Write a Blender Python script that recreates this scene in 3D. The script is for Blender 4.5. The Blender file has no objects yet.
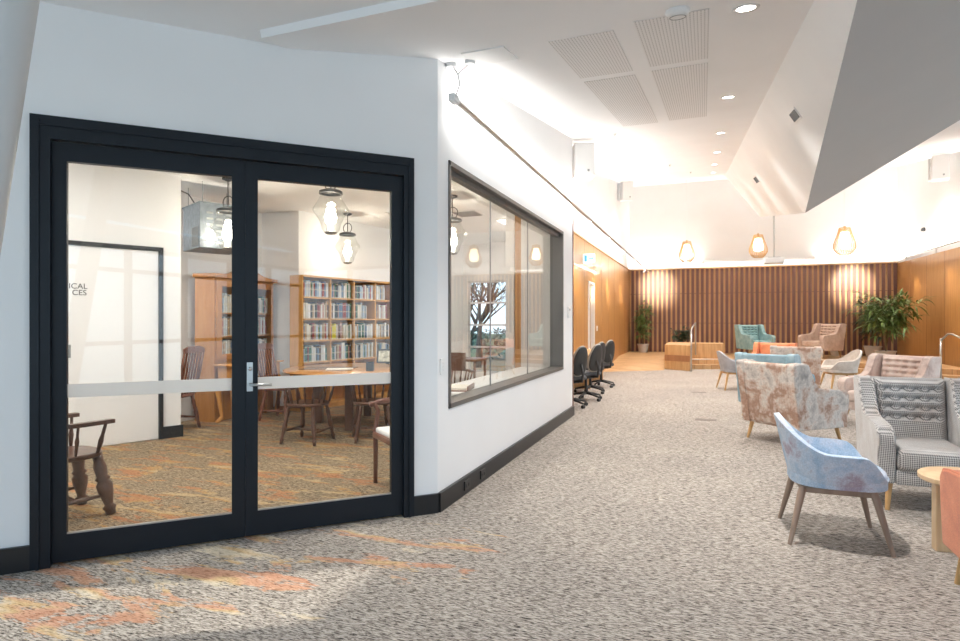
import bpy, bmesh, math, random
from mathutils import Vector, Matrix, Euler
R = math.radians
PI = math.pi
random.seed(7)
sc = bpy.context.scene
COL = sc.collection
CH = 1.4      # camera height

# ------------------------------------------------------------------ materials
def mat(name, base=(0.8, 0.8, 0.8), rough=0.6, metal=0.0, sheen=0.0, coat=0.0, spec=0.5):
    m = bpy.data.materials.new(name); m.use_nodes = True
    b = m.node_tree.nodes['Principled BSDF']
    b.inputs['Base Color'].default_value = (*base, 1)
    b.inputs['Roughness'].default_value = rough
    b.inputs['Metallic'].default_value = metal
    b.inputs['Sheen Weight'].default_value = sheen
    b.inputs['Coat Weight'].default_value = coat
    b.inputs['Specular IOR Level'].default_value = spec
    return m
def nt(m): return m.node_tree.nodes, m.node_tree.links
def coords(m, scale=(1, 1, 1), rot=(0, 0, 0), kind='Object'):
    n, l = nt(m)
    tc = n.new('ShaderNodeTexCoord'); mp = n.new('ShaderNodeMapping')
    mp.inputs['Scale'].default_value = scale; mp.inputs['Rotation'].default_value = rot
    l.new(tc.outputs[kind], mp.inputs['Vector'])
    return mp.outputs['Vector']
def noise(m, vec, scale, detail=4, rough=0.6, dist=0.0):
    n, l = nt(m)
    t = n.new('ShaderNodeTexNoise'); t.inputs['Scale'].default_value = scale
    t.inputs['Detail'].default_value = detail; t.inputs['Roughness'].default_value = rough
    t.inputs['Distortion'].default_value = dist
    l.new(vec, t.inputs['Vector']); return t.outputs['Fac']
def ramp(m, fac, stops, interp='LINEAR'):
    n, l = nt(m)
    r = n.new('ShaderNodeValToRGB'); r.color_ramp.interpolation = interp
    e = r.color_ramp.elements
    while len(e) < len(stops): e.new(0.5)
    for k, (p, c) in enumerate(stops):
        e[k].position = p; e[k].color = (*c, 1) if len(c) == 3 else c
    l.new(fac, r.inputs['Fac']); return r.outputs['Color']
def mix(m, fac, a, b, mode='MIX'):
    n, l = nt(m)
    x = n.new('ShaderNodeMix'); x.data_type = 'RGBA'; x.blend_type = mode
    for s, v in ((0, fac), (6, a), (7, b)):
        if hasattr(v, 'links'): l.new(v, x.inputs[s])
        elif isinstance(v, (int, float)): x.inputs[s].default_value = v
        else: x.inputs[s].default_value = (*v, 1)
    return x.outputs[2]
def mth(m, op, a, b=0.0):
    n, l = nt(m)
    x = n.new('ShaderNodeMath'); x.operation = op
    for s, v in ((0, a), (1, b)):
        if hasattr(v, 'links'): l.new(v, x.inputs[s])
        else: x.inputs[s].default_value = v
    return x.outputs[0]
def setc(m, col):
    n, l = nt(m); l.new(col, n['Principled BSDF'].inputs['Base Color'])
def bump(m, h, strength=0.3, dist=0.01):
    n, l = nt(m)
    b = n.new('ShaderNodeBump'); b.inputs['Strength'].default_value = strength
    b.inputs['Distance'].default_value = dist
    l.new(h, b.inputs['Height']); l.new(b.outputs['Normal'], n['Principled BSDF'].inputs['Normal'])

def plaster(name, c, rough=0.75):
    m = mat(name, c, rough)
    v = coords(m); f = noise(m, v, 60, 3)
    bump(m, f, 0.05, 0.004)
    setc(m, ramp(m, noise(m, v, 1.3, 2), [(0.3, tuple(x * 0.97 for x in c)), (0.7, c)]))
    return m
def wood(name, c1, c2, scale=(1, 1, 1), rot=(0, 0, 0), rough=0.45, coat=0.0, k=1.0):
    m = mat(name, c1, rough, coat=coat)
    v = coords(m, (scale[0] * 14, scale[1] * 14, scale[2] * 1.2), rot)
    f = noise(m, v, k, 6, 0.62, 0.6)
    setc(m, ramp(m, f, [(0.3, c2), (0.62, c1)]))
    bump(m, f, 0.05, 0.002)
    return m
def fabric(name, stops, scale=9, fine=160, rough=0.9, sheen=0.12, bs=0.25):
    m = mat(name, stops[0][1], rough, sheen=sheen)
    v = coords(m); f = noise(m, v, scale, 5, 0.65, 0.3)
    col = ramp(m, f, stops)
    g = noise(m, v, fine, 2, 0.6)
    col = mix(m, 0.35, col, ramp(m, g, [(0.35, (0.35, 0.35, 0.35)), (0.65, (0.95, 0.95, 0.95))]), 'MULTIPLY')
    col = mix(m, 0.03, col, (1, 1, 1), 'SCREEN')
    setc(m, col); bump(m, g, bs, 0.003)
    return m
def emis(name, c, s):
    m = mat(name, c); b = m.node_tree.nodes['Principled BSDF']
    b.inputs['Emission Color'].default_value = (*c, 1); b.inputs['Emission Strength'].default_value = s
    return m
def glass(name, tint=(1, 1, 1), f0=0.04, rough=0.0):
    m = bpy.data.materials.new(name); m.use_nodes = True
    n, l = nt(m); n.remove(n['Principled BSDF'])
    t = n.new('ShaderNodeBsdfTransparent'); t.inputs['Color'].default_value = (*tint, 1)
    g = n.new('ShaderNodeBsdfGlossy'); g.inputs['Roughness'].default_value = rough
    lw = n.new('ShaderNodeLayerWeight'); lw.inputs['Blend'].default_value = 0.5
    pw = n.new('ShaderNodeMath'); pw.operation = 'POWER'; l.new(lw.outputs['Facing'], pw.inputs[0]); pw.inputs[1].default_value = 5.0
    fr = n.new('ShaderNodeMath'); fr.operation = 'MULTIPLY_ADD'; l.new(pw.outputs[0], fr.inputs[0]); fr.inputs[1].default_value = 0.96; fr.inputs[2].default_value = f0
    mx = n.new('ShaderNodeMixShader')
    l.new(fr.outputs[0], mx.inputs[0]); l.new(t.outputs[0], mx.inputs[1]); l.new(g.outputs[0], mx.inputs[2])
    l.new(mx.outputs[0], n['Material Output'].inputs['Surface'])
    return m

MW = plaster('white_wall', (0.86, 0.855, 0.85))
MC = plaster('ceiling_white', (0.90, 0.90, 0.90), 0.85)
MG = plaster('bulkhead_paint', (0.90, 0.90, 0.89), 0.85)
MG2 = plaster('soffit_grey_paint', (0.46, 0.44, 0.42), 0.85)  # soffit underside, one even mid-grey, darker than the bulkhead faces
MB = mat('black_paint', (0.012, 0.013, 0.015), 0.35)
MDF = mat('door_frame_black', (0.008, 0.012, 0.018), 0.4, spec=0.3)
MWF = mat('window_frame_bronze', (0.15, 0.14, 0.13), 0.4, 0.4)
MGL = glass('clear_glass', (0.985, 0.995, 0.99))
MGL2 = glass('lantern_glass', (0.95, 0.96, 0.95), 0.12, 0.04)
MSTEEL = mat('brushed_steel', (0.55, 0.55, 0.54), 0.3, 1.0)
MWHITE = mat('white_plastic', (0.82, 0.82, 0.81), 0.4)
MGREYM = mat('grey_metal', (0.30, 0.31, 0.31), 0.4, 0.6)
MDARK = mat('dark_metal', (0.05, 0.05, 0.05), 0.4, 0.6)
MPINE = wood('pale_oak', (0.66, 0.42, 0.21), (0.50, 0.29, 0.12), rot=(0, PI / 2, 0))
MPANEL = wood('panel_veneer', (0.50, 0.255, 0.085), (0.40, 0.19, 0.055), rough=0.38, coat=0.15)
MSHELF = wood('bookcase_oak', (0.66, 0.36, 0.12), (0.52, 0.26, 0.07))
MCAB = wood('cabinet_cherry', (0.50, 0.235, 0.07), (0.38, 0.155, 0.04), coat=0.1)
MTABLE = wood('table_top_wood', (0.60, 0.29, 0.08), (0.46, 0.19, 0.045), rot=(0, PI / 2, 0), coat=0.4, rough=0.3)
MWALN = wood('dark_turned_wood', (0.13, 0.055, 0.028), (0.07, 0.028, 0.015), coat=0.3, rough=0.35)
MRED = wood('mahogany', (0.20, 0.07, 0.035), (0.12, 0.035, 0.02), coat=0.3, rough=0.35)
MFILM = bpy.data.materials.new('frosted_film'); MFILM.use_nodes = True
MLEG = wood('oak_leg', (0.60, 0.36, 0.15), (0.46, 0.25, 0.09))
MLEG2 = wood('grey_oak_leg', (0.34, 0.235, 0.17), (0.25, 0.165, 0.115))
MASH = wood('ash_table', (0.74, 0.53, 0.32), (0.63, 0.42, 0.23))
MSLAT = wood('batten_wood', (0.19, 0.085, 0.068), (0.14, 0.058, 0.048), rough=0.5)
MGOLD = wood('batten_backing', (0.66, 0.42, 0.20), (0.55, 0.33, 0.14), rough=0.5)

# plank surfaces of the ramp and the platform
MPLANK = mat('plank_floor', (0.6, 0.38, 0.19), 0.4)
v = coords(MPLANK, (1, 1, 1))
n_, l_ = nt(MPLANK)
br = n_.new('ShaderNodeTexBrick'); l_.new(v, br.inputs['Vector'])
br.inputs['Color1'].default_value = (0.66, 0.43, 0.22, 1); br.inputs['Color2'].default_value = (0.52, 0.31, 0.14, 1)
br.inputs['Mortar'].default_value = (0.28, 0.15, 0.07, 1); br.inputs['Scale'].default_value = 1.0
br.inputs['Brick Width'].default_value = 1.1; br.inputs['Row Height'].default_value = 0.12
br.inputs['Mortar Size'].default_value = 0.003
v2 = coords(MPLANK, (1.5, 16, 16))
setc(MPLANK, mix(MPLANK, 0.35, br.outputs['Color'], ramp(MPLANK, noise(MPLANK, v2, 1, 5), [(0.3, (0.5, 0.4, 0.3)), (0.7, (1, 1, 1))]), 'MULTIPLY'))

# carpet: grey-beige loop pile with short dark warps; coloured streaks woven in beside the glass door
MCARP = mat('carpet', (0.4, 0.37, 0.35), 0.95, spec=0.1)
v = coords(MCARP)
vy = coords(MCARP, (26, 120, 1), (0, 0, R(4)))
vs = coords(MCARP, (1.0, 3.6, 1), (0, 0, R(8)))
fine = noise(MCARP, vy, 1.0, 4, 0.68, 0.8)
base = ramp(MCARP, fine, [(0.35, (0.035, 0.03, 0.027)), (0.44, (0.21, 0.18, 0.155)), (0.54, (0.50, 0.45, 0.40)), (0.72, (0.74, 0.68, 0.61))])
big = noise(MCARP, v, 0.7, 3, 0.6)
base = mix(MCARP, 0.35, base, ramp(MCARP, big, [(0.35, (0.62, 0.60, 0.60)), (0.65, (1, 0.97, 0.92))]), 'MULTIPLY')
stk = noise(MCARP, vs, 1.5, 7, 0.74, 0.5)
hue = noise(MCARP, coords(MCARP, (0.8, 3.0, 1)), 1.6, 2)
scol = ramp(MCARP, hue, [(0.38, (0.60, 0.27, 0.15)), (0.47, (0.66, 0.34, 0.20)), (0.52, (0.66, 0.43, 0.19)), (0.6, (0.72, 0.62, 0.46))])
scol = mix(MCARP, 0.55, scol, ramp(MCARP, fine, [(0.36, (0.25, 0.25, 0.25)), (0.5, (1, 1, 1))]), 'MULTIPLY')
sx = n_ = None
n_, l_ = nt(MCARP)
sep = n_.new('ShaderNodeSeparateXYZ'); l_.new(v, sep.inputs[0])
# the coloured weave lives on the door side: distance from the door wall line y = x + 5.74
side = mth(MCARP, 'SUBTRACT', sep.outputs['Y'], sep.outputs['X'])
inr = mth(MCARP, 'MINIMUM', mth(MCARP, 'MAXIMUM', mth(MCARP, 'MULTIPLY', mth(MCARP, 'SUBTRACT', side, 5.76), 20.0), 0.0), 1.0)
side = mth(MCARP, 'DIVIDE', mth(MCARP, 'SUBTRACT', side, 3.5), 0.9)
xs = mth(MCARP, 'DIVIDE', mth(MCARP, 'SUBTRACT', -0.8, sep.outputs['X']), 0.6)
inr = mth(MCARP, 'MULTIPLY', inr, mth(MCARP, 'LESS_THAN', sep.outputs['X'], mth(MCARP, 'SUBTRACT', -1.85, mth(MCARP, 'MULTIPLY', mth(MCARP, 'GREATER_THAN', sep.outputs['Y'], 8.6), 0.8))))
yl = mth(MCARP, 'DIVIDE', mth(MCARP, 'SUBTRACT', 4.3, sep.outputs['Y']), 0.9)
side = mth(MCARP, 'MINIMUM', mth(MCARP, 'MAXIMUM', mth(MCARP, 'MINIMUM', mth(MCARP, 'MINIMUM', side, xs), yl), 0.0), 1.0)
side = mth(MCARP, 'MAXIMUM', side, inr)
thr = mth(MCARP, 'SUBTRACT', 0.72, mth(MCARP, 'MULTIPLY', side, 0.20))
smask = mth(MCARP, 'MULTIPLY', mth(MCARP, 'SUBTRACT', stk, thr), 22.0)
smask = mth(MCARP, 'MINIMUM', mth(MCARP, 'MAXIMUM', smask, 0.0), 0.72)
setc(MCARP, mix(MCARP, inr, mix(MCARP, smask, base, scol), mix(MCARP, 1.0, mix(MCARP, smask, base, scol), (0.70, 0.60, 0.45), 'MULTIPLY'))); bump(MCARP, fine, 0.6, 0.008)  # reading room tint: warm carpet look with the room's warm light painted in

# ------------------------------------------------------------------ mesh helpers
class MBd:
    def __init__(s): s.bm = bmesh.new()
    def _x(s, verts, M):
        for v_ in verts: v_.co = M @ v_.co
    def box(s, c, size, rot=None):
        r = bmesh.ops.create_cube(s.bm, size=1.0)
        M = Matrix.Translation(Vector(c)) @ (rot.to_4x4() if rot else Matrix.Identity(4)) @ Matrix.Diagonal((*size, 1))
        s._x(r['verts'], M); return s
    def b2(s, a, b):
        return s.box([(i + j) / 2 for i, j in zip(a, b)], [abs(i - j) for i, j in zip(a, b)])
    def rbox(s, c, size, r=0.02, seg=3, rot=None):
        t = bmesh.new(); bmesh.ops.create_cube(t, size=1.0)
        for v_ in t.verts: v_.co = Vector([a * b for a, b in zip(v_.co, size)])
        bmesh.ops.bevel(t, geom=list(t.edges), offset=r, segments=seg, profile=0.5, affect='EDGES')
        M = Matrix.Translation(Vector(c)) @ (rot.to_4x4() if rot else Matrix.Identity(4))
        for v_ in t.verts: v_.co = M @ v_.co
        me = bpy.data.meshes.new('tmp'); t.to_mesh(me); t.free(); s.bm.from_mesh(me); bpy.data.meshes.remove(me)
        return s
    def cyl(s, p0, p1, r0, r1=None, n=16):
        r1 = r0 if r1 is None else r1
        return s.tube([p0, p1], [r0, r1], n)
    def tube(s, pts, rad, n=10, cap=True, closed=False):
        P = [Vector(p) for p in pts]
        if not isinstance(rad, (list, tuple)): rad = [rad] * len(P)
        rings = []; prev = None
        for i, p in enumerate(P):
            if closed: d = P[(i + 1) % len(P)] - P[i - 1]
            else: d = P[min(i + 1, len(P) - 1)] - P[max(i - 1, 0)]
            d.normalize()
            if prev is None:
                a = Vector((0, 0, 1)) if abs(d.z) < 0.9 else Vector((1, 0, 0))
                u = d.cross(a).normalized()
            else:
                u = (prev - d * prev.dot(d)).normalized()
            prev = u; w = d.cross(u)
            rings.append([s.bm.verts.new(p + (u * math.cos(2 * PI * k / n) + w * math.sin(2 * PI * k / n)) * rad[i]) for k in range(n)])
        m = len(rings)
        for i in range(m if closed else m - 1):
            A, B = rings[i], rings[(i + 1) % m]
            for k in range(n): s.bm.faces.new((A[k], A[(k + 1) % n], B[(k + 1) % n], B[k]))
        if cap and not closed:
            s.bm.faces.new(rings[0][::-1]); s.bm.faces.new(rings[-1])
        return s
    def lathe(s, prof, c=(0, 0, 0), n=24, M=None):
        M = M or Matrix.Identity(4); T = Matrix.Translation(Vector(c)) @ M
        rings = []
        for r, z in prof:
            if r < 1e-5: rings.append([s.bm.verts.new(T @ Vector((0, 0, z)))])
            else: rings.append([s.bm.verts.new(T @ Vector((r * math.cos(2 * PI * k / n), r * math.sin(2 * PI * k / n), z))) for k in range(n)])
        for A, B in zip(rings, rings[1:]):
            for k in range(n):
                k2 = (k + 1) % n
                if len(A) == 1 and len(B) == 1: continue
                if len(A) == 1: s.bm.faces.new((A[0], B[k2], B[k]))
                elif len(B) == 1: s.bm.faces.new((A[k], A[k2], B[0]))
                else: s.bm.faces.new((A[k], A[k2], B[k2], B[k]))
        return s
    def turned(s, p0, p1, prof, n=12):
        """lathe laid from p0 to p1; prof is (radius, fraction)"""
        p0, p1 = Vector(p0), Vector(p1); d = p1 - p0; L = d.length
        q = Vector((0, 0, 1)).rotation_difference(d.normalized())
        pr = [(0, prof[0][1] * L)] + [(r, f * L) for r, f in prof] + [(0, prof[-1][1] * L)]
        return s.lathe(pr, p0, n, q.to_matrix().to_4x4())
    def prism(s, pts, axis, a, b):
        """polygon pts (2D) extruded along axis x, y or z from a to b"""
        def P(u, v_, w):
            return {'x': (w, u, v_), 'y': (u, w, v_), 'z': (u, v_, w)}[axis]
        A = [s.bm.verts.new(P(u, v_, a)) for u, v_ in pts]; B = [s.bm.verts.new(P(u, v_, b)) for u, v_ in pts]
        s.bm.faces.new(A[::-1]); s.bm.faces.new(B)
        for k in range(len(pts)):
            k2 = (k + 1) % len(pts); s.bm.faces.new((A[k], A[k2], B[k2], B[k]))
        return s
    def poly(s, pts):
        s.bm.faces.new([s.bm.verts.new(p) for p in pts]); return s
    def grid(s, fn, nu, nv, wrapu=False):
        V = [[s.bm.verts.new(fn(i / (nu if wrapu else nu - 1), j / (nv - 1))) for j in range(nv)] for i in range(nu)]
        for i in range(nu if wrapu else nu - 1):
            for j in range(nv - 1):
                i2 = (i + 1) % nu; s.bm.faces.new((V[i][j], V[i2][j], V[i2][j + 1], V[i][j + 1]))
        return V
    def build(s, name, m, parent=None, smooth=False, bevel=0, seg=2, sub=0, solid=0, loc=None, rotz=None, norm=True):
        if norm: bmesh.ops.recalc_face_normals(s.bm, faces=list(s.bm.faces))
        me = bpy.data.meshes.new(name); s.bm.to_mesh(me); s.bm.free()
        o = bpy.data.objects.new(name, me); COL.objects.link(o)
        me.materials.append(m)
        if parent: o.parent = parent
        if loc is not None: o.location = loc
        if rotz is not None: o.rotation_euler = (0, 0, rotz)
        if solid:
            d = o.modifiers.new('solid', 'SOLIDIFY'); d.thickness = solid; d.offset = -1
        if bevel:
            d = o.modifiers.new('bevel', 'BEVEL'); d.width = bevel; d.segments = seg; d.limit_method = 'ANGLE'; d.angle_limit = R(35)
        if sub:
            d = o.modifiers.new('sub', 'SUBSURF'); d.levels = sub; d.render_levels = sub
        if smooth:
            for p in me.polygons: p.use_smooth = True
            if smooth == 'auto':
                me.set_sharp_from_angle(angle=R(40))
        return o
def tag(o, label, cat, group=None, kind=None):
    o['label'] = label; o['category'] = cat
    if group: o['group'] = group
    if kind: o['kind'] = kind
    return o
def thing(name, label, cat, loc=(0, 0, 0), rotz=0, group=None):
    o = bpy.data.objects.new(name, None); COL.objects.link(o); o.empty_display_size = 0.1
    o.location = loc; o.rotation_euler = (0, 0, rotz)
    return tag(o, label, cat, group)
def struct(name, mb, m, **k):
    o = mb.build(name, m, **k); o['kind'] = 'structure'; return o
def dup(root, loc, rotz, label, group=None):
    r = root.copy(); COL.objects.link(r); r.location = loc; r.rotation_euler = (0, 0, rotz); r['label'] = label
    if group: r['group'] = group
    def rec(a, b):
        for ch in [c for c in bpy.data.objects if c.parent == a]:
            c = ch.copy(); COL.objects.link(c); c.parent = b; rec(ch, c)
    rec(root, r)
    return r

# ------------------------------------------------------------------ camera
cam = bpy.data.cameras.new('camera'); camo = bpy.data.objects.new('camera', cam); COL.objects.link(camo)
camo.location = (0, 0, CH); camo.rotation_euler = (R(90), 0, R(20.8))
cam.sensor_width = 36; cam.lens = 590 / 960 * 36; cam.clip_start = 0.05
sc.camera = camo

# ------------------------------------------------------------------ room shell
S = 0.164
def cz(y): return 3.31 + S * (y - 3.91)
XW, XR = -1.82, -2.57      # white partition plane, timber wall plane
YB = 22.5
D2 = math.sqrt(0.5)
def dw(s, off=0.0):
    """point on the door wall: s metres from the corner towards the camera side (negative), off into the room"""
    return (XW + s * D2 - off * D2, 3.92 + s * D2 + off * D2)
struct('floor', MBd().b2((-8.2, -4.2, -0.1), (7.5, 22.9, 0)), MCARP)

# door wall (45 degrees) as a ring round the opening
def slab(mb, s0, s1, z0, z1, o0=0.0, o1=0.14):
    pts = [dw(s0, o0), dw(s1, o0), dw(s1, o1), dw(s0, o1)]
    mb.prism(pts, 'z', z0, z1); return mb
w = MBd()
slab(w, -3.3, -2.43, 0, 3.2); slab(w, -0.185, 0.0, 0, 3.36); slab(w, -2.43, -0.185, 2.56, 3.2)
slab(w, -1.1, -0.185, 3.2, 3.32)
struct('wall_left', w, MW)
b = MBd(); slab(b, -3.3, -2.43, 0, 0.14, -0.02, 0.0); struct('baseboard_left', b, MB)
b = MBd(); slab(b, -0.185, 0.0, 0, 0.14, -0.02, 0.0); struct('baseboard_door', b, MB)
# white partition along the lounge, with the long window
w = MBd()
def wx(mb, y0, y1, z0, z1a, z1b=None, x0=XW - 0.14, x1=XW):
    z1b = z1a if z1b is None else z1b
    mb.prism([(y0, z0), (y1, z0), (y1, z1b), (y0, z1a)], 'x', x0, x1); return mb
WY0, WY1, WZ0, WZ1 = 4.11, 8.0, 0.73, 2.62
wx(w, 3.92, WY0, 0, cz(3.92) + .02, cz(WY0) + .02); wx(w, WY1, 8.64, 0, cz(WY1) + .02, cz(8.64) + .02)
wx(w, WY0, WY1, 0, WZ0); wx(w, WY0, WY1, WZ1, cz(WY0) + .02, cz(WY1) + .02)
struct('wall_corridor', w, MW)
b = MBd(); wx(b, 3.92, 8.66, 0, 0.14, None, XW, XW + 0.025); b.b2((XW - 0.75, 8.641, 0), (XW + 0.025, 8.665, 0.14))
struct('baseboard_corridor', b, MB)
struct('trim_1', MBd().b2((XW - 0.14, 8.641, 0.14), (XW + 0.012, 8.665, 3.02)), MRED)
# return wall and timber lined wall with its doorway
w = MBd(); w.b2((XR, 8.5, 0), (XW - 0.14, 8.64, cz(8.6)))
struct('wall_return', w, MW)
w = MBd()
DY0, DY1, DZ = 13.97, 14.85, 2.34
for (y0, y1, z0, z1) in ((8.64, DY0, 0, 3.236), (DY1, YB, 0, 3.236), (DY0, DY1, DZ, 3.236)):
    w.b2((XR - 0.14, y0, z0), (XR, y1, z1))
for y in [8.64 + 1.22 * k for k in range(1, 12)]:
    pass
struct('wall_timber_left', w, MPANEL)
g = MBd()
for y in [9.86 + 1.22 * k for k in range(0, 11)]:
    z0 = 2.36 if DY0 < y < DY1 else 0.0
    g.b2((XR - 0.002, y - 0.004, z0), (XR + 0.0015, y + 0.004, 3.236))
struct('trim_2', g, MRED)
w = MBd(); w.prism([(8.64, 3.236), (YB, 3.236), (YB, cz(YB) + .02), (8.64, cz(8.64) + .02)], 'x', XR - 0.14, XR - 0.02)
struct('wall_upper_left', w, MW)
struct('trim_3', MBd().b2((XR - 0.02, 8.64, 3.236), (XR + 0.03, YB, 3.262)), MPINE)
# doorway in timber wall: white jamb and a pale door set back
d = MBd(); d.b2((XR - 0.16, DY0, 0), (XR + 0.03, DY0 + 0.07, DZ)).b2((XR - 0.16, DY1 - 0.05, 0), (XR + 0.01, DY1, DZ)).b2((XR - 0.16, DY0, DZ - 0.05), (XR + 0.01, DY1, DZ))
struct('door_2', d, MWHITE)
dd = MBd().b2((XR - 0.13, DY0 + 0.07, 0.01), (XR - 0.09, DY1 - 0.05, DZ - 0.05)).build('door_leaf', MPANEL, bpy.data.objects['door_2'])
# end wall
w = MBd(); w.b2((XR - 0.2, YB, 0), (6.2, YB + 0.2, 6.6)); struct('wall_back', w, MW)
w = MBd(); w.b2((XR, YB - 0.03, 0.2), (5.8, YB, 3.24)); struct('wall_batten_backing', w, MGOLD)
w = MBd(); pitch = 0.161
nb = int(8.37 / pitch)
for k in range(nb + 1):
    x = XR + 0.05 + k * pitch
    w.b2((x, YB - 0.07, 0.26), (x + 0.092, YB - 0.03, 3.236))
struct('trim_4', w, MSLAT)
struct('trim_5', MBd().b2((XR, YB - 0.12, 3.24), (5.8, YB, 3.27)), MPINE)
for z in (2.45, 1.75):
    pass
struct('trim_6', MBd().b2((XR, YB - 0.034, 2.36), (5.8, YB - 0.028, 2.375)).b2((XR, YB - 0.034, 1.3), (5.8, YB - 0.028, 1.315)), MSLAT)
# right timber wall (a little splayed) and the white wall above it
def xr(y): return 5.8 + (YB - y) * 0.036
w = MBd(); w.prism([(xr(14.2), 14.2), (xr(YB), YB), (xr(YB) + .2, YB), (xr(14.2) + .2, 14.2)], 'z', 0, 3.236)
struct('wall_timber_right', w, MPANEL)
w = MBd(); y0, y1 = 14.2, YB
for a, z0a, z0b in ((0, 3.236, 3.236),):
    V = [w.bm.verts.new(p) for p in [(xr(y0) + .02, y0, 3.236), (xr(y1) + .02, y1, 3.236), (xr(y1) + .02, y1, cz(y1) + .02), (xr(y0) + .02, y0, cz(y0) + .02),
         (xr(y0) + .2, y0, 3.236), (xr(y1) + .2, y1, 3.236), (xr(y1) + .2, y1, cz(y1) + .02), (xr(y0) + .2, y0, cz(y0) + .02)]]
    for f in ((0, 1, 2, 3), (7, 6, 5, 4), (0, 4, 5, 1), (1, 5, 6, 2), (2, 6, 7, 3), (3, 7, 4, 0)): w.bm.faces.new([V[i] for i in f])
struct('wall_upper_right', w, MW)
# timber wall: vertical joints
g = MBd()
for y in (15.3, 16.5, 17.7, 18.9, 20.1, 21.3):
    g.b2((xr(y) - 0.002, y - 0.004, 0), (xr(y) + 0.002, y + 0.004, 3.236))
struct('trim_7', g, MRED)
# glazed outer walls out of the frame: right side, behind the camera and to the left
def glazed(name, p0, p1, h, n, zz=(0.05, 1.0, 2.3, 2.7)):
    P0, P1 = Vector((*p0, 0)), Vector((*p1, 0)); d = P1 - P0; L = d.length; d.normalize(); ang = math.atan2(d.y, d.x)
    f = MBd(); rot = Euler((0, 0, ang)).to_matrix()
    for k in range(n + 1):
        c = P0 + d * (L * k / n); f.box((c.x, c.y, h / 2), (0.07, 0.12, h), rot)
    for z in zz:
        c = (P0 + P1) / 2; f.box((c.x, c.y, z), (L, 0.1, 0.07), rot)
    o = struct(name, f, MDF)
    gl = MBd(); c = (P0 + P1) / 2; gl.box((c.x, c.y, h / 2), (L - 0.02, 0.008, h - 0.02), rot)
    gl.build('pane', MGL, o)
glazed('window_2', (6.1, 14.2), (6.9, -4.0), 2.75, 12)
glazed('window_3', (6.9, -4.0), (-4.2, -4.0), 2.75, 9)
glazed('window_4', (-4.2, -4.0), (-4.2, 1.48), 2.75, 1, (0.05, 2.7))
w = MBd(); w.prism([(-4.0, 2.75), (14.2, 2.75), (14.2, cz(14.2) + .02), (2.3, 3.1), (-4.0, 3.1)], 'x', 6.3, 7.0); struct('wall_right', w, MW)
struct('wall_rear', MBd().b2((-4.3, -4.15, 2.75), (7.0, -3.95, 3.1)), MW)
struct('wall_left_rear', MBd().b2((-4.3, -4.0, 2.75), (-4.12, 1.5, 3.2)), MW)

# ceiling: a flat part over the door, and the long slope over the lounge
c = MBd()
ys = 2.93; zs = cz(ys)
c.poly([(-2.57, ys, zs), (7.2, ys, zs), (7.2, YB + .1, cz(YB + .1)), (-2.57, YB + .1, cz(YB + .1))])
o = struct('ceiling', c, MC)
m_ = o.modifiers.new('solid', 'SOLIDIFY'); m_.thickness = 0.12; m_.offset = 0.0
o.location.z = 0.0608
c = MBd(); c.b2((-5.0, -4.2, 3.2), (-2.57, 3.19, 3.3)); c.b2((-2.57, -4.2, 3.2), (7.2, 2.94, 3.3))
struct('ceiling_flat', c, MC)

# ------------------------------------------------------------------ bulkhead (folded soffit)
A = Vector((1.44, 10.17, 3.04)); Bp = Vector((1.48, 18.45, 4.33)); Cp = Vector((0.74, 3.55, 3.06)); T0 = Vector((0.62, 4.03, cz(4.03)))
C2 = Cp + (Cp - A) * 0.2
Tn = Vector((0.62, 2.4, cz(2.4))); Tb = Vector((0.62, 20.4, cz(20.4)))
Dp = Vector((2.84, 8.57, 3.78)); D3 = A + (Dp - A) * 1.32
nrm = (A - Cp).cross(Dp - Cp)
def on_plane(x, y): return Vector((x, y, Cp.z - (nrm.x * (x - Cp.x) + nrm.y * (y - Cp.y)) / nrm.z))
up = lambda p: Vector((p.x, p.y, cz(p.y) + 0.03))
w = MBd(); bm = w.bm
vs_ = {k: bm.verts.new(p) for k, p in dict(A=A, C=C2, D=D3, Tb=Tb, B=Bp, Tn=Tn, Au=up(A), Bu=up(Bp), Du=up(D3)).items()}
F = lambda *k: bm.faces.new([vs_[i] for i in k])
F('Tn', 'C', 'A'); F('Tn', 'A', 'B'); F('Tn', 'B', 'Tb')
F('A', 'D', 'Du', 'Au'); F('A', 'Au', 'Bu', 'B'); F('B', 'Bu', 'Tb')
bulk = struct('ceiling_bulkhead', w, MG, norm=False)
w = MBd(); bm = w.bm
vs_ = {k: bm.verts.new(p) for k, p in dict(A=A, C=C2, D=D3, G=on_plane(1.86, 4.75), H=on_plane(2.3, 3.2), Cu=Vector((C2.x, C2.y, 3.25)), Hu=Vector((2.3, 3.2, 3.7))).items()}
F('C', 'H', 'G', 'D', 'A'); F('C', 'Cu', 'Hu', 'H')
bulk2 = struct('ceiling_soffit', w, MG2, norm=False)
for o in (bulk, bulk2): o.data.validate()
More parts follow.
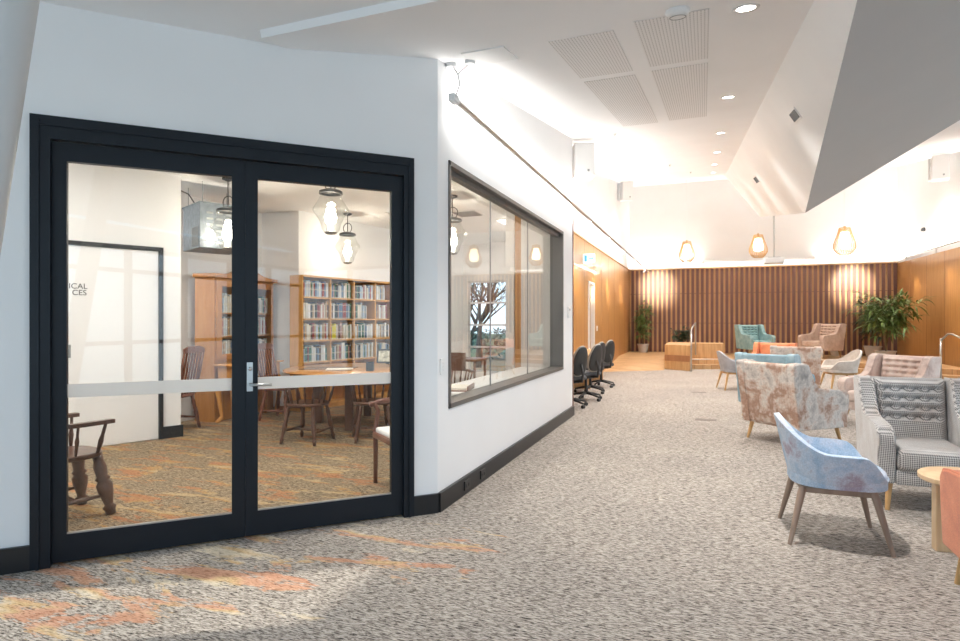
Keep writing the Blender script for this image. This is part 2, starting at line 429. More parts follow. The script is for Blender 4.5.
# ------------------------------------------------------------------ lounge fabrics
F_RUST = fabric('cowhide_velvet', [(0.32, (0.30, 0.27, 0.26)), (0.40, (0.60, 0.52, 0.46)), (0.46, (0.80, 0.72, 0.65)), (0.52, (0.66, 0.48, 0.38)), (0.57, (0.42, 0.22, 0.14)), (0.62, (0.56, 0.38, 0.28)), (0.70, (0.80, 0.70, 0.62))], 3.1, 55)
F_ROSE = fabric('rose_velvet', [(0.32, (0.50, 0.34, 0.28)), (0.5, (0.72, 0.55, 0.47)), (0.7, (0.80, 0.68, 0.61))], 6)
F_SKY = fabric('pale_blue_velvet', [(0.32, (0.26, 0.42, 0.50)), (0.5, (0.38, 0.56, 0.64)), (0.7, (0.55, 0.70, 0.75))], 5)
F_TEAL = fabric('teal_velvet', [(0.32, (0.16, 0.32, 0.34)), (0.5, (0.27, 0.46, 0.47)), (0.7, (0.40, 0.58, 0.57))], 7)
F_ORANGE = fabric('orange_velvet', [(0.32, (0.66, 0.18, 0.06)), (0.6, (0.84, 0.33, 0.14))], 5)
F_CORAL = fabric('coral_velvet', [(0.32, (0.52, 0.13, 0.05)), (0.55, (0.66, 0.20, 0.08)), (0.75, (0.74, 0.28, 0.14))], 4)
F_TAN = fabric('tan_velvet', [(0.32, (0.50, 0.34, 0.25)), (0.6, (0.70, 0.53, 0.43))], 6)
F_BLUE = fabric('blue_violet_velvet', [(0.32, (0.24, 0.36, 0.52)), (0.44, (0.40, 0.54, 0.70)), (0.54, (0.62, 0.68, 0.78)), (0.62, (0.42, 0.34, 0.42)), (0.70, (0.56, 0.50, 0.55))], 3.6, 130)
F_BEIGE = fabric('beige_linen', [(0.35, (0.60, 0.52, 0.44)), (0.6, (0.74, 0.67, 0.60))], 8)
F_GREY = fabric('grey_linen', [(0.35, (0.36, 0.37, 0.40)), (0.6, (0.50, 0.50, 0.53))], 8)
# dogtooth weave with a worn velvet look
F_WEAVE = mat('grey_dogtooth_fabric', (0.5, 0.48, 0.46), 0.9, sheen=0.3)
v = coords(F_WEAVE, (1, 1, 1), (R(37), R(29), R(45)))
n_, l_ = nt(F_WEAVE)
sep = n_.new('ShaderNodeSeparateXYZ'); l_.new(coords(F_WEAVE), sep.inputs[0])
wa = mth(F_WEAVE, 'SINE', mth(F_WEAVE, 'MULTIPLY', mth(F_WEAVE, 'ADD', sep.outputs['X'], sep.outputs['Z']), 230.0))
wb = mth(F_WEAVE, 'SINE', mth(F_WEAVE, 'MULTIPLY', mth(F_WEAVE, 'ADD', mth(F_WEAVE, 'SUBTRACT', sep.outputs['X'], sep.outputs['Z']), sep.outputs['Y']), 230.0))
wv = mth(F_WEAVE, 'ADD', mth(F_WEAVE, 'MULTIPLY', mth(F_WEAVE, 'MULTIPLY', wa, wb), 0.5), 0.5)
wcol = ramp(F_WEAVE, wv, [(0.30, (0.13, 0.12, 0.12)), (0.60, (0.66, 0.63, 0.60))])
wn = noise(F_WEAVE, coords(F_WEAVE), 4, 4)
setc(F_WEAVE, mix(F_WEAVE, 0.6, wcol, ramp(F_WEAVE, wn, [(0.35, (0.62, 0.50, 0.42)), (0.5, (0.8, 0.78, 0.76)), (0.65, (1, 1, 1))]), 'MULTIPLY'))

SIDE = [(0.36, 0.20), (0.41, 0.55), (0.455, 0.90), (0.44, 0.925), (0.30, 0.93), (0.235, 0.905), (0.19, 0.82), (0.135, 0.71), (0.07, 0.655), (-0.02, 0.635),
        (-0.26, 0.62), (-0.345, 0.605), (-0.385, 0.56), (-0.39, 0.48), (-0.36, 0.20)]
def wing_chair(label, fab, loc, face, group='wingback armchairs in the lounge', tuft=True, leg=MLEG, cat='armchair', s=1.0, w=0.80, pipe=None):
    rz = math.atan2(face[1], face[0]) + PI / 2
    t = thing('wingback_armchair', label, cat, loc, rz, group); t.scale = (s, s, s)
    hw = w / 2
    for sx in (-1, 1):
        m = MBd()
        a, b_ = (hw - 0.115, hw) if sx > 0 else (-hw, -hw + 0.115)
        m.prism(SIDE, 'x', a, b_)
        # the side leans out a little towards the top
        for q in m.bm.verts:
            q.co.x += sx * 0.03 * max(0, q.co.z - 0.4)
        so = m.build('arm', fab, t, smooth='auto', bevel=0.028, seg=4)
        pp = MBd()
        for xx in (a + 0.012, b_ - 0.012):
            pts = [(xx + sx * 0.03 * max(0, z - 0.4), y * 1.0, z) for y, z in SIDE[1:-1]]
            pp.tube(pts, 0.0065, 6)
        pp.build('piping', pipe or fab, so, smooth=True)
    m = MBd()
    m.prism([(0.30, 0.22), (0.355, 0.22), (0.41, 0.55), (0.452, 0.905), (0.43, 0.925), (0.36, 0.91), (0.33, 0.6), (0.28, 0.45)], 'x', -hw + 0.10, hw - 0.10)
    bk = m.build('backrest', fab, t, smooth='auto', bevel=0.02, seg=3)
    # tufted inner back: bulging rolls between rows of buttons
    iw = hw - 0.115
    rows = (0.84, 0.765, 0.69, 0.615) if tuft else ()
    cols = [-iw * 0.62, -iw * 0.2, iw * 0.2, iw * 0.62]
    def back(u, q):
        x = (u - 0.5) * 2 * iw; z = 0.43 + q * 0.49
        y = 0.275 + (z - 0.43) * 0.17
        edge = min(1, min(u, 1 - u) * 9) ** 0.5 * min(1, (1 - q) * 10) ** 0.5
        f = 0.06 * edge
        if tuft and z > 0.57:
            ph = (z - 0.5775) / 0.075
            f -= 0.014 * (0.5 + 0.5 * math.cos(2 * PI * (ph - 0.5))) * edge
            for rz_ in rows:
                for cx in cols:
                    d2 = ((x - cx) / 0.028) ** 2 + ((z - rz_) / 0.02) ** 2
                    f -= 0.034 * math.exp(-d2)
        return (x, y - f, z)
    m = MBd(); m.grid(back, 57, 61)
    bc = m.build('back_cushion', fab, t, smooth=True)
    if tuft:
        for rz_ in rows:
            for cx in cols:
                y = back((cx / iw + 1) / 2, (rz_ - 0.43) / 0.49)[1]
                mb_ = MBd().lathe([(0, 0.006), (0.006, 0.005), (0.009, 0.001), (0.009, -0.004), (0, -0.004)], (cx, y - 0.001, rz_), 8, Matrix.Rotation(R(90), 4, 'X'))
                mb_.build('button', fab, bc, smooth=True)
    m = MBd(); m.rbox((0, -0.055, 0.375), (2 * iw - 0.008, 0.66, 0.16), 0.045, 4)
    for q in m.bm.verts:
        if q.co.z > 0.4: q.co.z += 0.025 * (1 - (q.co.x / iw) ** 2) * (1 - ((q.co.y + 0.05) / 0.36) ** 2)
    m.build('seat_cushion', fab, t, smooth=True)
    m = MBd(); m.rbox((0, -0.015, 0.25), (2 * iw, 0.70, 0.11), 0.015, 2)
    m.build('seat_base', fab, t, smooth='auto')
    for sx, sy in ((-1, -1), (1, -1), (-1, 1), (1, 1)):
        m = MBd(); m.tube([(sx * (hw - 0.09), sy * 0.29, 0.225), (sx * (hw - 0.065), sy * 0.345, 0.0)], [0.026, 0.015], 12)
        m.build('leg', leg, t, smooth='auto')
    return t

def tub_chair(label, fab, loc, face, group='tub chairs in the lounge', legm=MLEG, s=1.0):
    rz = math.atan2(face[1], face[0]) + PI / 2
    t = thing('tub_chair', label, 'chair', loc, rz, group); t.scale = (s, s, s)
    def top(a):      # a = 0 at the back, pi at the front
        c = abs(a)
        zb = 0.60 + 0.175 * max(0, math.cos(c * 1.12)) ** 1.5 - 0.03 * min(1, c / R(120))
        k = min(1, max(0, (c - R(108)) / R(42))); k = k * k * (3 - 2 * k)
        return zb * (1 - k) + 0.425 * k
    def sup(a, rx, ry, n=2.6):
        ca, sa = math.cos(a), math.sin(a)
        return (rx * math.copysign(abs(sa) ** (2 / n), sa), ry * math.copysign(abs(ca) ** (2 / n), ca))
    def shell(u, q):
        a = (u - 0.5) * 2 * PI; h = top(a)
        lo = 0.345
        if q < 0.3:
            k = q / 0.3; x, y = sup(a, 0.23 * k, 0.23 * k); return (x, y - 0.005, lo + 0.012 * k * k)
        k = (q - 0.3) / 0.7
        fl = k ** 0.55
        back = max(0, math.cos(a))
        x, y = sup(a, 0.23 + 0.085 * fl, 0.23 + (0.065 + 0.045 * back * k) * fl)
        z = lo + 0.012 + (h - lo - 0.012) * k ** 1.15
        return (x, y - 0.005, z)
    m = MBd(); m.grid(shell, 64, 22, wrapu=True)
    bmesh.ops.remove_doubles(m.bm, verts=m.bm.verts, dist=0.0008)
    sh = m.build('shell', fab, t, smooth=True, norm=True)
    md = sh.modifiers.new('solid', 'SOLIDIFY'); md.thickness = 0.034; md.offset = -1
    md = sh.modifiers.new('bevel', 'BEVEL'); md.width = 0.012; md.segments = 3; md.limit_method = 'ANGLE'; md.angle_limit = R(50)
    def seat(u, q):
        a = (u - 0.5) * 2 * PI
        r = min(1, q / 0.75); x, y = sup(a, 0.262 * r, 0.272 * r, 3)
        z = 0.475 - 0.02 * r ** 4 if q <= 0.75 else 0.455 - 0.09 * (q - 0.75) / 0.25
        return (x, y - 0.02, z)
    m = MBd(); m.grid(seat, 40, 12, wrapu=True); bmesh.ops.remove_doubles(m.bm, verts=m.bm.verts, dist=0.0008)
    m.build('seat_cushion', fab, t, smooth=True)
    fr = MBd()
    for sx in (-1, 1):
        fr.box((sx * 0.185, 0, 0.335), (0.032, 0.42, 0.035))
    fr.box((0, -0.19, 0.335), (0.36, 0.032, 0.035)).box((0, 0.19, 0.335), (0.36, 0.032, 0.035))
    fr.build('seat_frame', legm, t, bevel=0.006)
    for sx, sy in ((-1, -1), (1, -1), (-1, 1), (1, 1)):
        m = MBd(); m.tube([(sx * 0.19, sy * 0.19, 0.352), (sx * 0.205, sy * 0.205, 0.30), (sx * 0.265, sy * 0.275, 0.0)], [0.022, 0.023, 0.0125], 12)
        m.build('leg', legm, t, smooth='auto')
    return t

tub_chair('blue and violet velvet tub chair with grey-brown legs in the foreground', F_BLUE, (0.775, 4.40, 0), (1, 0.0), legm=MLEG2)
wing_chair('grey dogtooth wingback armchair with buttoned back beside the oak side table', F_WEAVE, (1.57, 5.48, 0), (-0.03, -1), w=0.72)
wing_chair('coral velvet armchair cut off by the right edge, nearest the camera', F_CORAL, (1.595, 3.49, 0), (0.0, 1), tuft=False)
wing_chair('cream and rust mottled wingback armchair, seen from behind, nearest of its kind', F_RUST, (0.97, 7.72, 0), (0.75, 0.66), tuft=False)
wing_chair('pale pink wingback armchair with buttoned back facing the camera', F_ROSE, (2.27, 9.29, 0), (-0.75, -0.66))
wing_chair('light blue velvet wingback armchair behind the cream and rust one', F_SKY, (0.99, 9.66, 0), (0.45, 0.89), tuft=False)
wing_chair('rose mottled wingback armchair seen from behind, beyond the light blue one', F_RUST, (1.62, 12.55, 0), (0.15, 0.99), tuft=False)
wing_chair('orange velvet armchair with a low rolled back near the platform', F_ORANGE, (1.50, 15.6, 0), (-0.35, -0.94), tuft=False, w=0.98, s=0.93)
wing_chair('teal velvet wingback armchair standing on the timber platform', F_TEAL, (1.55, 21.0, 0.26), (0.45, -0.89), s=1.08)
wing_chair('tan velvet wingback armchair on the timber platform', F_TAN, (3.36, 20.75, 0.26), (-0.75, -0.66), s=1.12)
tub_chair('small grey tub chair seen from the side, left of the light blue armchair', F_GREY, (0.58, 13.1, 0), (0.96, 0.28))
tub_chair('beige tub chair facing left in front of the platform', F_BEIGE, (2.52, 13.45, 0), (-0.97, -0.22), s=1.06)

# oak side table: round top on a slab loop
t = thing('side_table', 'round pale wood side table between the grey and coral armchairs', 'table', (1.505, 4.42, 0), R(4))
MBd().lathe([(0, 0.41), (0.235, 0.41), (0.25, 0.42), (0.25, 0.445), (0.24, 0.452), (0, 0.452)], n=40).build('table_top', MASH, t, smooth='auto')
for sx in (-1, 1):
    MBd().box((sx * 0.165, -0.05, 0.205), (0.065, 0.07, 0.41)).build('leg', MASH, t, bevel=0.006)
MBd().box((0, -0.05, 0.018), (0.275, 0.07, 0.034)).build('foot_rail', MASH, t, bevel=0.005)
# white drum stool on the platform
t = thing('drum_stool', 'small white round stool beside the tan armchair on the platform', 'stool', (3.10, 19.85, 0.26))
MBd().lathe([(0, 0), (0.12, 0), (0.17, 0.06), (0.19, 0.17), (0.17, 0.28), (0.13, 0.33), (0, 0.33)], n=24).build('stool_body', MWHITE, t, smooth=True)

# ------------------------------------------------------------------ platform, ramp, seating block, steps
PF = [(-0.35, 18.25), (0.57, 18.75), (3.3, 19.35), (4.55, 17.2), (5.85, 16.6)]
m = MBd(); m.prism([(XR, 19.5), (-1.06, 19.0)] + PF + [(xr(22.4), 22.4), (XR, 22.4)], 'z', 0.0, 0.26)
struct('floor_platform', m, MPLANK)
m = MBd(); m.prism([(-0.36, 17.95), (0.60, 18.45), (3.25, 19.05), (4.4, 16.9), (5.85, 16.25), (5.85, 17.0), (3.3, 20.0), (-0.36, 18.6)], 'z', 0.0, 0.13)
struct('floor_step', m, MPLANK)
m = MBd()
bm = m.bm
V = [bm.verts.new(p) for p in [(XR, 16.2, 0.002), (-1.06, 17.35, 0.002), (-1.06, 19.0, 0.26), (XR, 19.5, 0.26), (XR, 19.5, 0.0), (-1.06, 19.0, 0.0)]]
for f in ((0, 1, 2, 3), (0, 3, 4), (1, 5, 2), (0, 4, 5, 1), (4, 3, 2, 5)): bm.faces.new([V[i] for i in f])
struct('floor_ramp', m, MPLANK)
nos = MBd(); nos.tube([(-0.34, 18.27, 0.262), (0.57, 18.77, 0.262), (3.3, 19.37, 0.262)], 0.012, 6); struct('trim_8', nos, MSTEEL)
t = thing('seating_block', 'timber seating block of two offset boxes at the foot of the ramp', 'bench', (-1.06, 17.6, 0))
m = MBd(); m.prism([(0.0, 0.15), (0.69, -0.25), (0.72, 2.2), (0.0, 2.2)], 'z', 0, 0.71); m.build('front_box', MPINE, t, bevel=0.008)
m = MBd(); m.b2((0.72, 1.35, 0.262), (1.60, 2.2, 0.71)); m.build('rear_box', MPINE, t, bevel=0.008)
m = MBd(); m.prism([(-0.0, 0.135), (0.69, -0.265), (0.69, -0.25), (0.0, 0.15)], 'z', 0.25, 0.42); m.build('inset_band', wood('band_brown', (0.40, 0.20, 0.10), (0.32, 0.15, 0.07)), t)

def handrail(label, pts, posts, loc):
    t = thing('handrail', label, 'handrail', loc)
    m = MBd(); m.tube(pts, 0.021, 10); m.build('rail', MSTEEL, t, smooth=True)
    for a, b_ in posts: MBd().tube([a, b_], 0.022, 10).build('post', MSTEEL, t, smooth=True)
handrail('stainless steel handrail beside the seating block and steps', [(0, 0, 0.12), (0, 0, 1.12), (0.02, 0.1, 1.2), (0.1, 0.9, 1.33), (0.1, 1.0, 1.25), (0.1, 1.0, 0.4)],
         [((0, 0, 0), (0, 0, 1.1))], (-0.33, 17.2, 0))
handrail('stainless steel handrail sloping down against the right timber wall', [(0, 0, 0.95), (0.08, -0.15, 1.10), (0.12, -0.3, 1.10), (0.35, -1.0, 0.85), (0.6, -1.9, 0.75)],
         [((0, 0, 0), (0, 0, 1.0)), ((0.6, -1.9, 0), (0.6, -1.9, 0.76))], (4.95, 16.0, 0))

# ------------------------------------------------------------------ plants
MLEAF = mat('leaf_green', (0.05, 0.11, 0.03), 0.45)
setc(MLEAF, ramp(MLEAF, noise(MLEAF, coords(MLEAF), 6, 3), [(0.35, (0.045, 0.10, 0.02)), (0.6, (0.20, 0.30, 0.08))]))
MLEAFD = mat('leaf_dark', (0.018, 0.045, 0.018), 0.5)
MSTEM = mat('stem', (0.16, 0.11, 0.05), 0.7)
MPOT = mat('pot_grey', (0.50, 0.46, 0.42), 0.6)
MSOIL = mat('soil', (0.03, 0.02, 0.015), 0.95)
def leaf(bm, p, d, L, w, droop, up=Vector((0, 0, 1))):
    d = d.normalized(); side = d.cross(up)
    if side.length < 0.1: side = Vector((1, 0, 0))
    side.normalize(); prev = None
    for k in range(5):
        f = k / 4; c = p + d * L * f + Vector((0, 0, -droop * L * f * f)); ww = w * math.sin(PI * (0.12 + 0.88 * f) ** 0.8) * (1 if k < 4 else 0.05)
        a = bm.verts.new(c - side * ww * 0.5 + Vector((0, 0, ww * 0.12))); b_ = bm.verts.new(c); c_ = bm.verts.new(c + side * ww * 0.5 + Vector((0, 0, ww * 0.12)))
        if prev:
            bm.faces.new((prev[0], prev[1], b_, a)); bm.faces.new((prev[1], prev[2], c_, b_))
        prev = (a, b_, c_)
def plant(name, label, cat, loc, pot_r, pot_h, stems, crown, nleaf, L, w, lm, seed, z0=0.35):
    rnd = random.Random(seed)
    t = thing(name, label, cat, loc)
    po = MBd().lathe([(0, 0), (pot_r * .72, 0), (pot_r * .98, pot_h * .9), (pot_r * 1.04, pot_h * .9), (pot_r * 1.04, pot_h), (pot_r * .9, pot_h), (pot_r * .88, pot_h * .88), (0, pot_h * .88)], n=28).build('pot', MPOT, t, smooth='auto')
    MBd().lathe([(0, pot_h * .885), (pot_r * .86, pot_h * .885), (0, pot_h * .90)], n=20).build('soil', MSOIL, po)
    fm = MBd()
    for (dx, dy, h) in stems:
        sm = MBd(); pts = []
        for k in range(7):
            f = k / 6; pts.append(Vector((dx * f * f + rnd.uniform(-.015, .015), dy * f * f + rnd.uniform(-.015, .015), pot_h * .88 + (h - pot_h) * f)))
        sm.tube(pts, [0.014 * (1 - 0.6 * k / 6) for k in range(7)], 6); sm.build('stem', MSTEM, t, smooth=True)
        n_l = nleaf // len(stems)
        for q in range(n_l):
            f = z0 + (1 - z0) * rnd.random() ** 0.7
            i = min(5, int(f * 6)); p = pts[i].lerp(pts[i + 1], f * 6 - i)
            a = rnd.uniform(0, 2 * PI); el = rnd.uniform(-0.1, 0.9)
            d = Vector((math.cos(a) * math.cos(el), math.sin(a) * math.cos(el), math.sin(el)))
            r = crown * rnd.uniform(0.25, 1)
            tip = p + d * r
            fm.tube([p, p + d * r * .55 + Vector((0, 0, .03)), tip], 0.003, 3)
            for j in range(5):
                da = rnd.uniform(-1.1, 1.1); dd = (Matrix.Rotation(da, 3, 'Z') @ d); dd.z += rnd.uniform(-0.5, 0.2)
                leaf(fm.bm, p + d * r * rnd.uniform(0.5, 1), dd, L * rnd.uniform(.7, 1.2), w, rnd.uniform(0.2, 0.8))
    fm.build('foliage', lm, t, norm=False)
    return t
PG = None
plant('potted_bamboo', 'tall potted bamboo plant in the corner by the left timber wall', 'plant', (-2.05, 21.9, 0.26), 0.2, 0.30,
      [(0.05, 0, 1.75), (-.12, .03, 1.55), (.16, -.1, 1.6), (-.03, -.12, 1.35), (.1, .1, 1.2)], 0.3, 150, 0.17, 0.035, MLEAF, 3, 0.2)
plant('potted_palm', 'tall potted palm against the battens, left of the right corner', 'plant', (4.95, 21.7, 0.26), 0.24, 0.34,
      [(-.3, 0, 1.75), (-.1, .1, 1.6), (.15, -.1, 1.3), (.05, 0, 1.0)], 0.42, 120, 0.26, 0.045, MLEAFD, 4, 0.4)
plant('potted_palm', 'wide leafy potted palm in front of the right timber wall', 'plant', (4.72, 19.35, 0.26), 0.25, 0.30,
      [(-.5, .1, 1.6), (-.15, -.1, 1.75), (.2, .1, 1.6), (.6, 0, 1.6), (.1, .1, 1.1)], 0.62, 230, 0.27, 0.045, MLEAF, 5, 0.45)
plant('potted_shrub', 'low dark plant behind the timber seating block', 'plant', (-0.75, 21.3, 0.26), 0.2, 0.28,
      [(-.15, 0, .75), (.1, 0, .8), (.2, 0, .65)], 0.26, 70, 0.17, 0.05, MLEAFD, 6, 0.3)
plant('potted_shrub', 'small plant behind the tan armchair against the battens', 'plant', (3.95, 21.85, 0.26), 0.16, 0.3,
      [(0, 0, .9), (.12, 0, .85)], 0.24, 40, 0.16, 0.05, MLEAFD, 8, 0.4)

# ------------------------------------------------------------------ desk and task chairs along the timber wall
t = thing('study_desk', 'long pale timber desk along the left timber wall', 'desk', (XR, 8.66, 0))
MBd().b2((0.003, 0.02, 0.70), (0.44, 5.1, 0.735)).build('worktop', MPINE, t, bevel=0.004)
for y in (0.05, 1.7, 3.4, 5.0):
    MBd().b2((0.02, y, 0), (0.40, y + 0.035, 0.70)).build('panel_leg', MPINE, t)
MCH = mat('task_chair_black', (0.035, 0.033, 0.032), 0.5); MCHG = fabric('task_chair_grey', [(0.3, (0.055, 0.055, 0.06)), (0.7, (0.085, 0.085, 0.09))], 10)
MCHR = mat('task_chair_rim', (0.36, 0.33, 0.29), 0.6)
def task_chair(label, loc, rz, group):
    t = thing('task_chair', label, 'chair', loc, rz, group)     # front faces -Y
    def sh(k, n=30, hw=0.21, z0=0.50, h=0.50):
        a = 2 * PI * k / n; x = math.sin(a); z = -math.cos(a)
        wd_ = hw * (0.82 + 0.18 * -z)
        return (wd_ * math.copysign(abs(x) ** 0.8, x), z0 + h / 2 + h / 2 * math.copysign(abs(z) ** 0.8, z))
    def yb(x, z, off): return 0.19 + 0.10 * ((z - 0.5) / 0.5) ** 1.3 * 1.0 - 0.25 * x * x * 2 + off if z > 0.5 else 0.19 - 0.5 * x * x + off
    def pad(s0, s1, o0, o1):
        m = MBd(); n = 30
        rings = []
        for (sc_, off) in ((0.001, o0), (0.5, o0), (s0, o0), (s1, (o0 + o1) / 2), (s0, o1), (0.5, o1), (0.001, o1)):
            rr = []
            for k in range(n):
                x, z = sh(k); x *= sc_; z = 0.75 + (z - 0.75) * sc_
                rr.append(m.bm.verts.new((x, yb(x, z, off), z)))
            rings.append(rr)
        for A_, B_ in zip(rings, rings[1:]):
            for k in range(n): m.bm.faces.new((A_[k], A_[(k + 1) % n], B_[(k + 1) % n], B_[k]))
        return m
    bk = pad(0.93, 1.0, -0.035, 0.0).build('backrest', MCHR, t, smooth=True)
    pad(0.86, 0.93, 0.0, 0.022).build('back_shell', MCH, bk, smooth=True)
    m = MBd(); m.rbox((0, -0.06, 0.47), (0.46, 0.46, 0.075), 0.035, 4); m.build('seat', MCHG, t, smooth=True)
    MBd().rbox((0, 0.0, 0.41), (0.2, 0.24, 0.05), 0.01, 2).build('mechanism', MCH, t)
    MBd().tube([(0, 0.08, 0.42), (0, 0.26, 0.43), (0, 0.285, 0.55), (0, 0.25, 0.70)], [0.022, 0.024, 0.022, 0.016], 8).build('back_stem', MCH, t, smooth=True)
    MBd().cyl((0, 0, 0.10), (0, 0, 0.40), 0.028, 0.022).build('gas_column', MCH, t, smooth='auto')
    for k in range(5):
        a = 2 * PI * k / 5 + 0.3; c_, s_ = math.cos(a), math.sin(a)
        lg = MBd().tube([(0.02 * c_, 0.02 * s_, 0.125), (0.16 * c_, 0.16 * s_, 0.105), (0.29 * c_, 0.29 * s_, 0.075)], [0.026, 0.02, 0.015], 8).build('leg', MCH, t, smooth=True)
        ax = Vector((-s_, c_, 0)); c0 = Vector((0.29 * c_, 0.29 * s_, 0.028))
        MBd().cyl(c0 - ax * 0.022, c0 + ax * 0.022, 0.028, n=14).cyl(c0 + Vector((0, 0, .015)), c0 + Vector((0, 0, 0.05)), 0.008, n=6).build('caster', MCH, lg, smooth='auto')
    return t
# chairs face the desk (-X): local front -Y turned to -X
ch = task_chair('black task chair at the desk, nearest the white partition end', (-2.04, 9.50, 0), R(-122), 'task chairs along the desk')
for k, (x, y, a) in enumerate(((-1.95, 10.40, -120), (-2.06, 11.45, -118), (-2.04, 12.6, -124))):
    dup(ch, (x, y, 0), R(a), ['black task chair at the desk, second from the white partition end', 'black task chair at the desk, third from the white partition end', 'black task chair at the desk, farthest from the camera'][k])

# ------------------------------------------------------------------ fittings
def at(mb, **k): return mb
# linear light track hung beside the partition, out to the end wall
t = thing('light_track', 'long thin suspended light track running along the left walls', 'light track', (-1.72, 4.02, 3.03))
MBd().tube([(0, 0, 0), (0, 16.3, 0)], 0.022, 12).build('rail', MSTEEL, t, smooth='auto')
MBd().rbox((0, -0.03, 0.0), (0.055, 0.10, 0.06), 0.01).build('end_cap', MWHITE, t)
MBd().tube([(0, 0.0, 0.03), (0.03, 0.01, 0.12), (0.01, 0.02, 0.2), (-0.05, 0.06, cz(4.08) - 3.03 - 0.02)], 0.004, 6).tube([(0.01, 0.02, 0.2), (0.09, 0.06, cz(4.08) - 3.03 - 0.02)], 0.004, 6).build('cable', MGREYM, t, smooth=True)
for x in (-0.06, 0.09):
    MBd().cyl((x, 0.06, cz(4.08) - 3.03 - 0.035), (x, 0.06, cz(4.08) - 3.03 + 0.01), 0.04, n=20).build('ceiling_rose', MWHITE, t, smooth='auto')
SPOTS = [(9.6, 11.0), (11.6, 12.7), (13.9, 14.9), (16.2, 17.0), (19.0, 19.8)]
for y, _ in SPOTS:
    m = MBd(); m.cyl((0, y - 4.02, -0.02), (-0.01, y - 4.02, -0.07), 0.008, n=6).cyl((0.0, y - 4.02, -0.06), (-0.045, y - 4.0, -0.13), 0.03, n=12)
    m.build('spotlight', MWHITE, t, smooth='auto')
for y in (6.0, 8.2):
    MBd().b2((-0.1, y - 4.02, -0.006), (0, y - 4.01, 0.006)).build('bracket', MSTEEL, t)
# right hand wall track
t = thing('light_track', 'thin light track running above the right timber wall', 'light track', (5.62, 22.3, 3.33))
MBd().tube([(0, 0, 0), (0.28, -8, 0)], 0.018, 10).build('rail', MSTEEL, t, smooth='auto')
for y in (-1.2, -3.4):
    MBd().cyl((-0.035 * y, y, -0.01), (-0.035 * y, y, -0.13), 0.03, n=12).build('spotlight', MWHITE, t, smooth='auto')
t = thing('wall_camera', 'small dark round sensor high on the right white wall', 'sensor', (xr(20.3) - 0.0, 20.3, 4.0))
MBd().lathe([(0, 0.07), (0.05, 0.05), (0.075, 0), (0.07, -0.04), (0, -0.05)], n=18).build('sensor_body', MDARK, t, smooth=True)
# speakers
def speaker(label, loc, rz, size=(0.26, 0.24, 0.46), sx=1):
    t = thing('wall_speaker', label, 'speaker', loc, rz, None)
    w_, d_, h_ = size
    bd = MBd().rbox((0, 0, 0), size, 0.015, 2).build('cabinet', MWHITE, t, smooth='auto')
    MBd().rbox((0, -d_ / 2 - 0.004, 0), (w_ * .9, 0.01, h_ * .93), 0.004, 1).build('grille', MWHITE, bd)
    MBd().b2((w_ * .12, -d_ / 2 - 0.012, -h_ * .36), (w_ * .22, -d_ / 2 - 0.008, -h_ * .29)).build('badge', MGREYM, bd)
    MBd().tube([(-w_ * .5, 0.05, h_ * .3), (-w_ * .62, 0.1, 0), (-w_ * .62, 0.14, -h_ * .2)], 0.012, 8).b2((-w_ * .68, 0.02, -h_ * .45), (-w_ * .56, 0.16, h_ * .45)).build('bracket', MWHITE, t)
    return t
speaker('larger white speaker at the end of the white partition', (-1.70, 8.85, 3.79), R(22), (0.30, 0.26, 0.50))
speaker('smaller white speaker high in the far left corner', (-2.33, 19.3, 5.52), R(30), (0.36, 0.3, 0.6))
speaker('white speaker high on the right white wall', (5.62, 18.2, 5.28), R(-14), (0.36, 0.3, 0.62))
# exit sign
t = thing('exit_sign', 'small lit exit sign projecting from the left timber wall', 'sign', (XR + 0.01, 13.3, 2.80))
MSIGN = emis('sign_face', (0.6, 0.85, 1.0), 1.0); MSIGNG = emis('sign_blue', (0.10, 0.35, 0.60), 0.6)
MBd().b2((0.0, 0, -0.10), (0.26, 0.05, 0.10)).build('sign_box', MSIGN, t, bevel=0.006)
m = MBd(); m.b2((0.03, -0.004, -0.07), (0.09, -0.001, 0.07)).b2((0.13, -0.004, -0.01), (0.2, -0.001, 0.01)).prism([(0.2, -0.03), (0.235, 0.0), (0.2, 0.03)], 'y', -0.004, -0.001)
m.build('pictogram', MSIGNG, t)
def plate(name, label, cat, loc, size):
    o = MBd().rbox((0, 0, 0), size, 0.004, 2).build(name, MWHITE, None, loc=loc); return o
t = thing('light_switch', 'white light switch beside the doorway in the timber wall', 'switch', (XR + 0.006, 15.2, 1.2))
MBd().rbox((0, 0, 0), (0.012, 0.13, 0.13), 0.004).build('switch_plate', MWHITE, t); MBd().rbox((0.009, 0, 0), (0.01, 0.03, 0.05), 0.002).build('rocker', MWHITE, t)
t = thing('light_switch', 'white light switch on the partition left of the long window', 'switch', (XW + 0.006, 3.99, 1.06))
MBd().rbox((0, 0, 0), (0.012, 0.075, 0.12), 0.004).build('switch_plate', MWHITE, t)
for z in (-0.025, 0.0, 0.025): MBd().rbox((0.009, 0, z), (0.006, 0.02, 0.014), 0.002).build('rocker', MWHITE, t)
t = thing('thermostat', 'white thermostat near the far end of the white partition', 'thermostat', (XW + 0.015, 8.32, 1.52))
MBd().rbox((0, 0, 0), (0.03, 0.09, 0.16), 0.006).build('thermostat_body', MWHITE, t); MBd().b2((0.015, -0.025, 0.02), (0.018, 0.025, 0.05)).build('screen', MGREYM, t)
